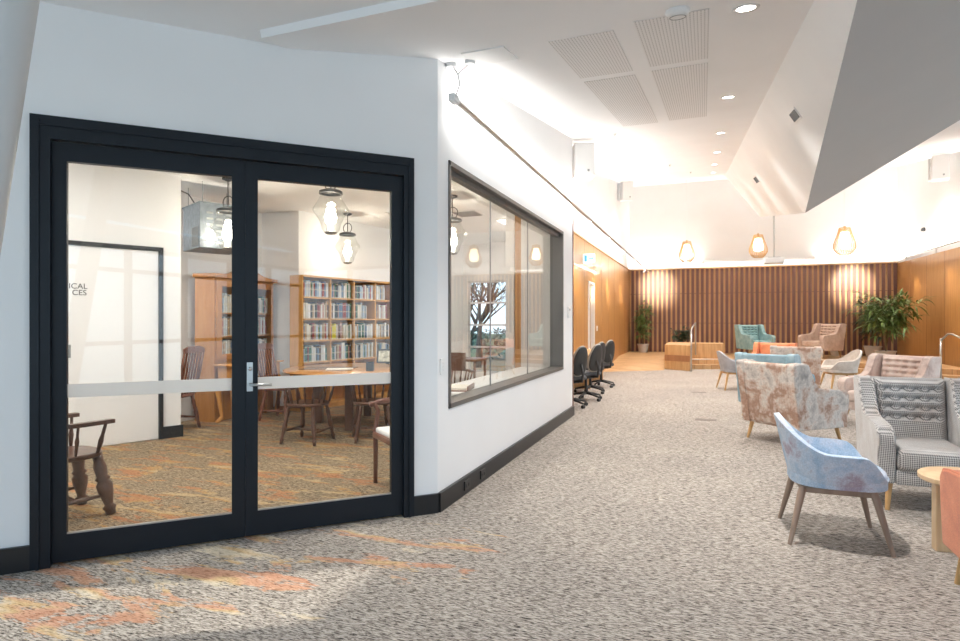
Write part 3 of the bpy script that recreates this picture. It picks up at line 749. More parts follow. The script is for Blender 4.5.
for k, y in enumerate((4.42, 4.78)):
    t = thing('power_outlet', ['black power outlet in the skirting, nearest the partition corner', 'black power outlet in the skirting, farther from the partition corner'][k], 'outlet', (XW + 0.03, y, 0.075))
    MBd().rbox((0, 0, 0), (0.012, 0.11, 0.075), 0.003).build('outlet_plate', mat('outlet_black%d' % k, (0.03, 0.03, 0.03), 0.3), t)
    for dy in (-0.025, 0.025): MBd().b2((0.006, dy - 0.012, -0.015), (0.0085, dy + 0.012, 0.012)).build('socket', MB, t)

# projector, screen case
t = thing('projector', 'white ceiling-hung projector on a long pole', 'projector', (1.66, 16.7, 2.98))
MBd().cyl((0, 0, 0.02), (0, 0, 1.45), 0.022, n=12).build('pole', MSTEEL, t, smooth='auto')
MBd().rbox((0, 0, -0.06), (0.46, 0.36, 0.15), 0.02, 3).build('projector_body', MWHITE, t, smooth='auto')
MBd().b2((-0.14, -0.10, 0.015), (0.14, 0.10, 0.03)).build('mounting_plate', MGREYM, t)
MBd().cyl((0.1, 0.17, -0.06), (0.1, 0.2, -0.06), 0.05, n=20).build('lens', MDARK, t)
t = thing('screen_case', 'long white projection screen case above the battens', 'projection screen', (1.7, 22.38, 3.44))
MBd().rbox((0, 0, 0), (3.5, 0.16, 0.16), 0.02, 2).build('case', MWHITE, t, smooth='auto')
for x in (-1.76, 1.76): MBd().b2((x - 0.02, -0.09, -0.09), (x + 0.02, 0.1, 0.09)).build('end_cap', MWHITE, t)

# wicker pendants
MCANE = wood('cane', (0.66, 0.42, 0.20), (0.52, 0.30, 0.12)); MGLOW = emis('lamp_glow', (1.0, 0.86, 0.62), 4.5)
def np_i(f):
    P = [(0, .12), (.1, .20), (.25, .25), (.4, .245), (.6, .20), (.8, .155), (1, .12)]
    for (a, r0), (b_, r1) in zip(P, P[1:]):
        if f <= b_: return r0 + (r1 - r0) * (f - a) / (b_ - a)
    return P[-1][1]
def wicker(label, loc, top, s):
    t = thing('wicker_pendant', label, 'pendant lamp', loc, 0, 'wicker pendants'); H_ = 0.66 * s
    prof = lambda f: s * np_i(f)
    m = MBd(); n = 26
    for k in range(n):
        a = 2 * PI * k / n
        pts = [(prof(f) * math.cos(a), prof(f) * math.sin(a), f * H_) for f in [i / 12 for i in range(13)]]
        m.tube(pts, 0.0075 * s, 5)
    for f in (0.0, 0.13, 1.0):
        m.tube([(prof(f) * math.cos(2 * PI * k / 24), prof(f) * math.sin(2 * PI * k / 24), f * H_) for k in range(24)], 0.008 * s, 5, closed=True)
    m.build('cage', MCANE, t, smooth=True)
    MBd().lathe([(0, 0.25 * H_), (0.13 * s, 0.32 * H_), (0.14 * s, 0.55 * H_), (0.09 * s, 0.85 * H_), (0, 0.88 * H_)], n=20).build('diffuser', MGLOW, t, smooth=True)
    MBd().cyl((0, 0, 0.86 * H_), (0, 0, H_ + 0.05), 0.03 * s, n=10).build('lamp_holder', MCANE, t)
    MBd().cyl((0, 0, H_), (0, 0, top - loc[2]), 0.008, n=6).build('cord', MWHITE, t)
    MBd().cyl((0, 0, top - loc[2] - 0.04), (0, 0, top - loc[2] + 0.005), 0.06, n=16).build('ceiling_rose', MWHITE, t)
    return t
wicker('leftmost wicker pendant, hanging over the timber platform edge', (-0.55, 21.2, 3.38), cz(21.2), 1.05)
wicker('middle wicker pendant, hanging just left of the projector', (1.54, 19.8, 3.32), 4.6 + 0.6, 1.03)
wicker('rightmost wicker pendant, hanging nearest the right timber wall', (3.78, 19.6, 3.30), cz(19.6), 1.15)

# downlights and ceiling fittings: they sit on the slope
tilt = math.atan(S)
MDL = emis('downlight_lens', (1.0, 0.95, 0.88), 18)
def slope_obj(o, x, y, dz=0.0):
    o.location = (x, y, cz(y) + dz); o.rotation_euler = (tilt, 0, 0); return o
DL = [(0.24, 3.97), (0.24, 6.85), (0.24, 9.73), (0.24, 12.6), (0.24, 15.5), (0.24, 18.4)]
nm = ['nearest the camera', 'second from the camera', 'third from the camera', 'fourth from the camera', 'fifth from the camera', 'farthest from the camera']
def downlight(x, y, label, group, z=None):
    t = thing('downlight', label, 'downlight', (0, 0, 0), 0, group); slope_obj(t, x, y)
    if z: t.location.z = z; t.rotation_euler = (0, 0, 0)
    MBd().lathe([(0.055, -0.004), (0.075, -0.006), (0.08, 0.0), (0.055, 0.0)], n=28).build('trim_ring', MWHITE, t, smooth=True)
    MBd().lathe([(0, -0.002), (0.055, -0.002)], n=28).build('lens', MDL, t)
for k, (x, y) in enumerate(DL):
    downlight(x, y, 'round recessed downlight in the sloped ceiling, ' + nm[k], 'recessed downlights')
t = thing('smoke_detector', 'round white smoke detector on the ceiling near the nearest downlight', 'smoke detector'); slope_obj(t, -0.15, 3.78)
MBd().lathe([(0.07, 0), (0.075, -0.015), (0.055, -0.035), (0.03, -0.045), (0, -0.046)], n=28).build('detector_body', MWHITE, t, smooth=True)
MBd().lathe([(0.045, -0.042), (0.05, -0.044), (0.045, -0.046)], n=20).build('ring', MGREYM, t)
for k, (x, y) in enumerate(((-0.75, 14.5), (-1.2, 8.6), (-0.35, 17.4))):
    t = thing('sprinkler', ['small sprinkler head on the ceiling, middle of three', 'small sprinkler head on the ceiling nearest the partition', 'small sprinkler head on the ceiling farthest from the camera'][k], 'sprinkler'); slope_obj(t, x, y)
    MBd().lathe([(0.03, 0), (0.03, -0.008), (0.01, -0.012), (0.008, -0.03), (0.02, -0.034), (0.0, -0.036)], n=12).build('sprinkler_head', MSTEEL, t)
# slotted acoustic panels
MSLOT = mat('slotted_board', (0.84, 0.83, 0.82), 0.8)
n_, l_ = nt(MSLOT)
sep = n_.new('ShaderNodeSeparateXYZ'); l_.new(coords(MSLOT), sep.inputs[0])
fx = mth(MSLOT, 'FRACT', mth(MSLOT, 'MULTIPLY', sep.outputs['X'], 46.0)); fy = mth(MSLOT, 'FRACT', mth(MSLOT, 'MULTIPLY', sep.outputs['Y'], 24.0))
hole = mth(MSLOT, 'MULTIPLY', mth(MSLOT, 'LESS_THAN', fx, 0.34), mth(MSLOT, 'LESS_THAN', fy, 0.75))
setc(MSLOT, mix(MSLOT, hole, (0.84, 0.83, 0.82), (0.60, 0.59, 0.58)))
for k, (x0, x1, y0, y1) in enumerate(((-1.0, -0.56, 3.95, 5.1), (-0.42, 0.03, 3.85, 5.05), (-0.42, 0.03, 5.2, 7.95), (-1.0, -0.56, 5.25, 8.0))):
    o = MBd().b2((x0, 0, -0.004), (x1, (y1 - y0) / math.cos(tilt), 0.0)).build('slotted_acoustic_panel', MSLOT)
    o.location = (0, y0, cz(y0) - 0.001); o.rotation_euler = (tilt, 0, 0)
    tag(o, ['slotted white acoustic ceiling panel, near one left of the smoke detector', 'slotted white acoustic ceiling panel beside the smoke detector', 'long slotted white acoustic panel behind the smoke detector', 'long faint slotted acoustic panel farther left on the ceiling'][k], 'ceiling panel', 'acoustic ceiling panels')
# access hatch outlined on the ceiling
o = MBd().b2((-0.15, 0, -0.01), (0.17, 0.34, 0.0)).build('access_hatch', MWHITE); slope_obj(o, -1.47, 3.88)
tag(o, 'square white access hatch in the ceiling above the end of the track', 'hatch')
# grilles on the bulkhead face
def on_face(y, z):     # x of the light face at (y, z)
    n__ = Vector((0, 1, S)).cross(A - T0); return T0.x - (n__.y * (y - T0.y) + n__.z * (z - T0.z)) / n__.x
nf = Vector((0, 1, S)).cross(A - T0).normalized()
if nf.x > 0: nf = -nf
for k, (y, z, w_, h_) in enumerate(((6.42, 3.39, 0.34, 0.13), (13.0, 4.22, 0.55, 0.16))):
    t = thing('air_grille', ['rectangular air grille on the bulkhead face, nearer one', 'rectangular air grille on the bulkhead face, farther one'][k], 'vent', (on_face(y, z), y, z), 0, 'bulkhead grilles')
    X = Vector((0, -1, -S)).normalized(); Z = X.cross(-nf).normalized(); 
    Mx = Matrix((X, nf, nf.cross(X) * -1)).transposed(); t.rotation_euler = Mx.to_euler() if Mx.determinant() > 0 else Matrix((X, nf, X.cross(nf))).transposed().to_euler()
    MBd().b2((-w_ / 2, 0, -h_ / 2), (w_ / 2, 0.012, h_ / 2)).build('frame', MWHITE, t)
    m = MBd(); nn = 9
    MBd().b2((-w_ / 2 + .02, 0.012, -h_ / 2 + .02), (w_ / 2 - .02, 0.014, h_ / 2 - .02)).build('backing', MDARK, t)
    for q in range(nn):
        xx = -w_ / 2 + 0.025 + (w_ - 0.05) * q / (nn - 1); m.b2((xx - 0.004, 0.012, -h_ / 2 + .02), (xx + 0.004, 0.022, h_ / 2 - .02))
    m.build('louvres', MGREYM, t)
# leaning white post at the left edge
o = MBd().tube([(-2.56, 1.62, 3.195), (-2.98, 1.42, 0.0)], 0.065, 32).build('leaning_post', mat('post_paint', (0.55, 0.54, 0.53), 0.4), smooth='auto')
tag(o, 'round leaning white steel post at the left edge by the glass door', 'post')
# floor boxes
for k, (x, y) in enumerate(((0.02, 8.9), (-0.1, 12.3))):
    t = thing('floor_box', ['flush floor outlet lid in the carpet, nearer one', 'flush floor outlet lid in the carpet, farther one'][k], 'floor outlet', (x, y, 0.0))
    MBd().b2((-0.14, -0.07, 0), (0.14, 0.07, 0.004)).build('lid', mat('box_lid%d' % k, (0.16, 0.12, 0.10), 0.5), t)
# ------------------------------------------------------------------ glass double door in the 45 degree wall
f = MBd()
slab(f, -2.43, -2.335, 0, 2.56, -0.02, 0.15); slab(f, -0.26, -0.185, 0, 2.56, -0.02, 0.15); slab(f, -2.335, -0.26, 2.43, 2.56, -0.02, 0.15)
slab(f, -2.40, -2.385, 0, 2.53, -0.03, -0.02); slab(f, -0.225, -0.21, 0, 2.53, -0.03, -0.02); slab(f, -2.385, -0.225, 2.50, 2.515, -0.03, -0.02)
door = struct('door_1', f, MDF)
n_, l_ = nt(MFILM); n_.remove(n_['Principled BSDF'])
a1 = n_.new('ShaderNodeBsdfDiffuse'); a1.inputs[0].default_value = (0.9, 0.89, 0.87, 1)
a2 = n_.new('ShaderNodeBsdfTranslucent'); a2.inputs[0].default_value = (0.9, 0.89, 0.87, 1)
a3 = n_.new('ShaderNodeMixShader'); a3.inputs[0].default_value = 0.5
l_.new(a1.outputs[0], a3.inputs[1]); l_.new(a2.outputs[0], a3.inputs[2]); l_.new(a3.outputs[0], n_['Material Output'].inputs[0])
for (s0, s1, g0, g1) in ((-2.335, -1.3065, -2.263, -1.386), (-1.3055, -0.26, -1.231, -0.343)):
    m = MBd(); o0, o1 = 0.015, 0.06
    slab(m, s0, g0, 0.012, 2.425, o0, o1); slab(m, g1, s1, 0.012, 2.425, o0, o1)
    slab(m, g0, g1, 0.012, 0.168, o0, o1); slab(m, g0, g1, 2.318, 2.425, o0, o1)
    lf = m.build('door_leaf', MDF, door)
    m = MBd(); slab(m, g0, g1, 0.168, 2.318, 0.034, 0.042); m.build('glass_pane', MGL, lf)
    m = MBd(); slab(m, g0 + .001, g1 - .001, 0.953, 1.032, 0.030, 0.0325); m.build('frosted_strip', MFILM, lf)
    m = MBd(); slab(m, g0, g1, 0.168, 0.176, 0.02, 0.034); m.build('glazing_bead', MSTEEL, lf)
h = MBd(); slab(h, -1.298, -1.262, 0.945, 1.13, 0.005, 0.015)
hd = h.build('handle_plate', MSTEEL, door)
a = dw(-1.278, 0.01); b_ = dw(-1.278, -0.045); c_ = dw(-1.15, -0.05)
MBd().tube([(*a, 0.99), (*b_, 0.99), (*c_, 0.988)], 0.009, 10).build('door_handle', MSTEEL, hd, smooth=True)
MBd().tube([(*a, 1.09), (*dw(-1.278, -0.005), 1.09)], 0.013, 12).build('lock_cylinder', MSTEEL, hd, smooth=True)

# long window in the white partition
f = MBd(); xa, xb = XW - 0.17, XW + 0.012
f.b2((xa, WY0, WZ0), (xb, WY1, WZ0 + 0.035)).b2((xa, WY0, WZ1 - 0.035), (xb, WY1, WZ1)).b2((xa, WY0, WZ0), (xb, WY0 + 0.03, WZ1)).b2((xa, WY1 - 0.035, WZ0), (xb, WY1, WZ1))
f.b2((XW - 0.10, WY0, WZ1 - 0.075), (XW - 0.04, WY1, WZ1 - 0.035))
win = struct('window_1', f, MWF)
MBd().b2((XW - 0.135, WY0 + .02, WZ0 + .02), (XW - 0.127, WY1 - .02, WZ1 - .02)).build('pane', MGL, win)
for y in (5.42, 6.72):
    MBd().b2((XW - 0.137, y - 0.005, WZ0 + .03), (XW - 0.125, y + 0.005, WZ1 - .03)).build('glass_joint', MGREYM, win)

# ------------------------------------------------------------------ reading room shell
CR = 3.15
m = MBd(); m.prism([(-1.95, 4.01), (-4.25, 1.70), (-8.0, 1.62), (-8.0, 12.5), (-2.7, 12.5), (-2.7, 8.52), (-1.95, 8.52)], 'z', CR, CR + 0.04)
struct('ceiling_reading_room', m, MC)
m = MBd(); m.b2((-8.15, 1.5, 0), (-8.0, 12.6, CR)); struct('wall_reading_left', m, MW)
m = MBd(); m.b2((-8.0, 1.50, 0), (-4.24, 1.64, 3.2)); struct('wall_reading_near', m, MW)
# bookcase wall, stepping back behind the cabinet
m = MBd(); m.prism([(-6.76, 5.0), (-6.76, 7.75), (-6.03, 7.75), (-5.16, 12.5), (-8.0, 12.5), (-8.0, 5.0)], 'z', 0, CR); struct('wall_reading_books', m, MW)
# far wall with window to the garden
fx0, fx1, fz0, fz1 = -5.05, -4.05, 0.22, 2.30
m = MBd(); Y = 12.5
m.b2((-5.3, Y, 0), (fx0, Y + .15, CR)).b2((fx1, Y, 0), (-2.7, Y + .15, CR)).b2((fx0, Y, 0), (fx1, Y + .15, fz0)).b2((fx0, Y, fz1), (fx1, Y + .15, CR))
struct('wall_reading_far', m, MW)
struct('wall_reading_right', MBd().b2((-2.86, 8.64, 0), (-2.72, 12.5, CR)), MW)
m = MBd()
for z in (fz0, 0.78, 1.28, 1.78, fz1 - 0.04): m.b2((fx0, Y + .03, z), (fx1, Y + .08, z + .04))
for x in (fx0, fx1 - .04): m.b2((x, Y + .03, fz0), (x + .04, Y + .08, fz1))
wf = struct('window_5', m, mat('window_white', (0.7, 0.7, 0.7), 0.4))
MBd().b2((fx0 + .02, Y + .05, fz0 + .02), (fx1 - .02, Y + .058, fz1 - .02)).build('pane', MGL, wf)
# white storage partition with a dark framed door
PO = Vector((-6.0, 5.2, 0)); PD = Vector((0.413, 0.911, 0)).normalized(); PN = Vector((0.911, -0.413, 0))
def pp(u, o, z): p = PO + PD * u + PN * o; return (p.x, p.y, z)
def pslab(mb, u0, u1, z0, z1, o0, o1):
    mb.prism([pp(u0, o0, 0)[:2], pp(u1, o0, 0)[:2], pp(u1, o1, 0)[:2], pp(u0, o1, 0)[:2]], 'z', z0, z1); return mb
m = MBd(); pslab(m, -3.0, 0.205, 0, CR, -0.13, 0.0); struct('wall_partition', m, MW)
m = MBd(); pslab(m, 0.0, 0.225, 0, 0.14, 0.0, 0.02); pslab(m, 0.205, 0.225, 0, 0.14, -0.13, 0.02); struct('baseboard_partition', m, MB)
m = MBd(); pslab(m, -0.045, 0.0, 0, 2.26, 0.0, 0.035); pslab(m, -1.06, 0.0, 2.215, 2.26, 0.0, 0.035); pslab(m, -1.06, -1.015, 0, 2.26, 0.0, 0.035)
d3 = struct('door_3', m, MB)
m = MBd(); pslab(m, -1.012, -0.048, 0.012, 2.212, 0.0, 0.012); dl = m.build('door_leaf', MW, d3)
m = MBd(); pslab(m, -0.96, -0.91, 1.0, 1.14, 0.012, 0.02); pl_ = m.build('lock_plate', MGREYM, dl)
for body, z, key in (('ICAL', 1.745, 1), ('CES', 1.675, 2)):
    cu = bpy.data.curves.new('lettering', 'FONT'); cu.body = body; cu.size = 0.082; cu.extrude = 0.001; cu.align_x = 'LEFT'
    cu.materials.append(MDARK)
    o = bpy.data.objects.new('lettering', cu); COL.objects.link(o); o.parent = dl
    o.matrix_world = Matrix.Translation(pp(-0.93 - (0 if key == 1 else -0.03), 0.0135, z)) @ Matrix((( PD.x, 0, PN.x, 0), (PD.y, 0, PN.y, 0), (0, 1, 0, 0), (0, 0, 0, 1)))

# ------------------------------------------------------------------ bookcase and its books (front faces the room)
BO = Vector((-5.73, 7.45, 0)); BA = math.atan2(0.9837, 0.18)      # run direction
BL, BH, BDp = 2.85, 2.10, 0.28
bc = thing('bookcase', 'long open oak bookcase of many bays against the white wall', 'bookcase', BO, BA)   # local +X runs along, +Y goes back
for x in (0.0, BL - 0.025): MBd().b2((x, 0, 0), (x + 0.025, BDp, BH)).build('side_panel', MSHELF, bc, bevel=0.003)
MBd().b2((0.0, -0.01, BH - 0.03), (BL, BDp, BH)).build('top_panel', MSHELF, bc, bevel=0.003)
MBd().b2((0.025, BDp - 0.012, 0.06), (BL - 0.025, BDp - 0.002, BH - 0.03)).build('back_panel', MSHELF, bc)
MBd().b2((0.025, 0.02, 0), (BL - 0.025, 0.04, 0.07)).build('plinth', MSHELF, bc)
BAYS = [0.025, 0.60, 1.14, 1.68, 2.25, BL - 0.025]
for x in BAYS[1:-1]: MBd().b2((x - 0.0125, 0.005, 0.06), (x + 0.0125, BDp - 0.012, BH - 0.03)).build('divider', MSHELF, bc)
SH = [0.07 + 0.337 * k for k in range(6)]
for z in SH:
    for k in range(5): MBd().b2((BAYS[k] + .0125, 0.004, z - 0.012), (BAYS[k + 1] - .0125, BDp - 0.014, z + 0.012)).build('shelf', MSHELF, bc)
MBOOK = mat('book_cover', (0.5, 0.5, 0.5), 0.5)
n_, l_ = nt(MBOOK); oi = n_.new('ShaderNodeObjectInfo'); l_.new(oi.outputs['Color'], n_['Principled BSDF'].inputs['Base Color'])
MPAGE = mat('book_pages', (0.78, 0.74, 0.64), 0.8)
# spine bands in a slightly different tone, on the spine itself
sep = n_.new('ShaderNodeSeparateXYZ'); l_.new(coords(MBOOK), sep.inputs[0])
zz = mth(MBOOK, 'FRACT', mth(MBOOK, 'MULTIPLY', sep.outputs['Z'], 9.0)); bandm = mth(MBOOK, 'MULTIPLY', mth(MBOOK, 'LESS_THAN', zz, 0.16), 0.5)
setc(MBOOK, mix(MBOOK, bandm, oi.outputs['Color'], (0.7, 0.62, 0.45)))
def book_mesh(w_, h_, d_):
    m = MBd()
    m.b2((0, 0, 0), (0.0025, d_, h_)).b2((w_ - 0.0025, 0, 0), (w_, d_, h_))
    m.prism([(0, 0.004), (w_ * .25, 0.0), (w_ * .75, 0.0), (w_, 0.004), (w_, 0.006), (0, 0.006)], 'z', 0, h_)
    nf_ = len(m.bm.faces)
    m.b2((0.0025, 0.006, 0.003), (w_ - 0.0025, d_ - 0.004, h_ - 0.003))
    m.bm.faces.ensure_lookup_table()
    for f_ in m.bm.faces[nf_:]: f_.material_index = 1
    bmesh.ops.recalc_face_normals(m.bm, faces=list(m.bm.faces))
    me = bpy.data.meshes.new('book'); m.bm.to_mesh(me); m.bm.free(); me.materials.append(MBOOK); me.materials.append(MPAGE)
    return me
BM = [(w_, h_, book_mesh(w_, h_, d_)) for w_, h_, d_ in ((0.026, 0.235, 0.16), (0.034, 0.25, 0.17), (0.042, 0.262, 0.18), (0.03, 0.215, 0.15), (0.048, 0.245, 0.18), (0.022, 0.225, 0.15), (0.036, 0.27, 0.19))]
PAL = [('cream', (0.68, 0.64, 0.55)), ('white', (0.74, 0.74, 0.72)), ('pale grey', (0.48, 0.50, 0.53)), ('slate blue', (0.13, 0.20, 0.32)), ('dark brown', (0.12, 0.065, 0.04)),
       ('black', (0.03, 0.03, 0.035)), ('dusty pink', (0.46, 0.27, 0.23)), ('pale blue', (0.38, 0.48, 0.60)), ('tan', (0.42, 0.29, 0.17)), ('dark green', (0.05, 0.14, 0.09)), ('white', (0.70, 0.70, 0.70)), ('cream', (0.62, 0.60, 0.54)), ('pale grey', (0.56, 0.56, 0.56)), ('dark red', (0.30, 0.05, 0.04))]
ORD = ['first', 'second', 'third', 'fourth', 'fifth', 'sixth', 'seventh', 'eighth', 'ninth', 'tenth', 'eleventh', 'twelfth', 'thirteenth', 'fourteenth', 'fifteenth', 'sixteenth', 'seventeenth', 'eighteenth', 'nineteenth', 'twentieth']
rb = random.Random(11)
def add_books(base, x0, x1, y, z, rot, label, group, pal=None, maxh=0.9, fill=1.0):
    x = x0; k = 0
    while True:
        w_, h_, me = rb.choice(BM)
        if x + w_ > x0 + (x1 - x0) * fill or k >= len(ORD): break
        nm_, c = (pal(k) if pal else None) or rb.choice(PAL)
        o = bpy.data.objects.new('book', me); COL.objects.link(o); o.color = (*c, 1)
        p = base + Matrix.Rotation(rot, 3, 'Z') @ Vector((x, y + rb.uniform(0, 0.012), z))
        o.location = p; o.rotation_euler = (0, 0, rot); o.scale = (1, 1, rb.uniform(0.94, 1.03))
        tag(o, label % (nm_, ORD[k]), 'book', group)
        x += w_ + 0.0015; k += 1
rows = ['top', 'second', 'third', 'fourth']
bays = ['first', 'second', 'third', 'fourth']
for r_ in range(4):
    z = SH[5 - r_] + 0.0125
    for b in range(4):
        def pal(k, r_=r_, b=b):
            if r_ == 2 and b == 1 and 1 <= k <= 3: return ('bright yellow', (0.70, 0.62, 0.03))
            if r_ == 2 and b == 2 and k < 0: return None
            return None
        fl_ = {(1, 2): 0.68, (0, 3): 0.72, (1, 3): 0.85, (2, 0): 0.97}.get((r_, b), 0.97)
        if b == 3: fl_ *= 0.75
        add_books(BO, BAYS[b] + 0.018, BAYS[b + 1] - 0.015, 0.022, z, BA, '%s book, %s from left on ' + f'{rows[r_]} shelf of open bookcase, {bays[b]} bay', 'books in the open bookcase', pal, fill=fl_)

# glazed bookcase cabinet: front faces the room (+X)
CO = Vector((-6.29, 6.28, 0)); CA = math.atan2(1.34, -0.13)
cb = thing('glazed_cabinet', 'tall cherry wood cabinet with glazed doors and curved cornice', 'cabinet', CO, CA)
CW, CD, CHh = 1.35, 0.32, 2.0
for x in (0, CW - 0.03): MBd().b2((x, 0, 0), (x + 0.03, CD, CHh)).build('side_panel', MCAB, cb, bevel=0.003)
MBd().b2((0.03, CD - 0.015, 0), (CW - 0.03, CD, CHh)).build('back_panel', MCAB, cb)
MBd().b2((0.03, 0.0, CHh - 0.03), (CW - 0.03, CD - 0.015, CHh)).build('top_panel', MCAB, cb)
pts = [(-0.04, CHh)] + [(CW * k / 24 if 0 < k < 24 else (-0.04 if k == 0 else CW + 0.04), CHh + 0.05 + 0.13 * math.exp(-((k - 12) / 5.0) ** 2)) for k in range(25)] + [(CW + 0.04, CHh)]
MBd().prism(pts, 'y', -0.05, 0.03).build('cornice', MCAB, cb)
MBd().b2((-0.04, 0.03, CHh), (CW + 0.04, CD, CHh + 0.05)).build('cornice_return', MCAB, cb)
MBd().b2((0.03, 0.0, 0.0), (CW - 0.03, 0.02, 0.85)).build('lower_front', MCAB, cb)
for x0 in (0.03, CW / 2 + 0.003):
    x1 = x0 + CW / 2 - 0.033
    d = MBd(); d.b2((x0, -0.022, 0.85), (x0 + 0.10, -0.002, CHh - 0.03)).b2((x1 - 0.06, -0.022, 0.85), (x1, -0.002, CHh - 0.03)).b2((x0 + .1, -0.022, 0.85), (x1 - .06, -0.002, 0.93)).b2((x0 + .1, -0.022, CHh - 0.12), (x1 - .06, -0.002, CHh - 0.03))
    dr = d.build('door', MCAB, cb)
    MBd().b2((x0 + .1, -0.013, 0.93), (x1 - .06, -0.009, CHh - 0.12)).build('glass_pane', MGL, dr)
for k, z in enumerate((0.85, 1.17, 1.50)):
    MBd().b2((0.03, 0.02, z - 0.012), (CW - 0.03, CD - 0.015, z + 0.012)).build('shelf', MCAB, cb)
    add_books(CO, CW / 2 + 0.02, CW - 0.05, 0.06, z + 0.0125, CA, '%s book, %s from left on ' + ['bottom', 'middle', 'top'][k] + ' shelf inside glazed cabinet, right door', 'books in the glazed cabinet', None, fill=0.97)
    add_books(CO, 0.06, CW / 2 - 0.02, 0.06, z + 0.0125, CA, '%s book, %s from left on ' + ['bottom', 'middle', 'top'][k] + ' shelf inside glazed cabinet, left door', 'books in the glazed cabinet', None, fill=0.97)

# writing desk in front of the cabinet
t = thing('writing_desk', 'orange-brown writing desk with curved legs in front of the cabinet', 'desk', (-6.23, 6.25, 0), R(0))
MBd().rbox((0.14, 0.5, 0.79), (0.32, 1.06, 0.025), 0.008, 2).build('table_top', MTABLE, t, smooth='auto')
MBd().b2((0.0, 0.03, 0.56), (0.27, 0.97, 0.777)).build('carcass', MTABLE, t, bevel=0.004)
for y in (0.07, 0.37, 0.67):
    dr = MBd().b2((0.27, y, 0.60), (0.282, y + 0.26, 0.75)).build('drawer', MTABLE, t, bevel=0.003)
    MBd().lathe([(0, 0), (0.012, 0.008), (0.016, 0.02), (0, 0.026)], (0.282, y + 0.13, 0.675), 10, Matrix.Rotation(R(90), 4, 'Y')).build('knob', MSTEEL, dr, smooth=True)
for x, sx in ((0.03, -1), (0.25, 1)):
    for y, sy in ((0.06, -1), (0.94, 1)):
        MBd().tube([(x, y, 0.57), (x + sx * .03, y + sy * .03, 0.48), (x + sx * .01, y + sy * .01, 0.25), (x - sx * .01, y - sy * .01, 0.08), (x + sx * .03, y + sy * .03, 0.015), (x + sx * .04, y + sy * .04, 0.0)], [0.045, 0.05, 0.034, 0.024, 0.03, 0.026], 10).build('leg', MTABLE, t, smooth=True)

# round table
t = thing('round_table', 'large round golden wood table in the reading room', 'table', (-4.40, 6.95, 0))
MBd().lathe([(0, 0.715), (0.94, 0.715), (0.985, 0.725), (1.0, 0.74), (0.985, 0.752), (0, 0.752)], n=64).build('table_top', MTABLE, t, smooth='auto')
MBd().lathe([(0.84, 0.64), (0.86, 0.64), (0.86, 0.715), (0.84, 0.715), (0.84, 0.64)], n=48).build('apron', MWALN, t, smooth='auto')
for k in range(4):
    a = R(20) + k * PI / 2; c_, s_ = 0.56 * math.cos(a), 0.56 * math.sin(a)
    MBd().box((c_, s_, 0.36), (0.11, 0.11, 0.70), Euler((0, 0, a)).to_matrix()).build('leg', MWALN, t, bevel=0.008)

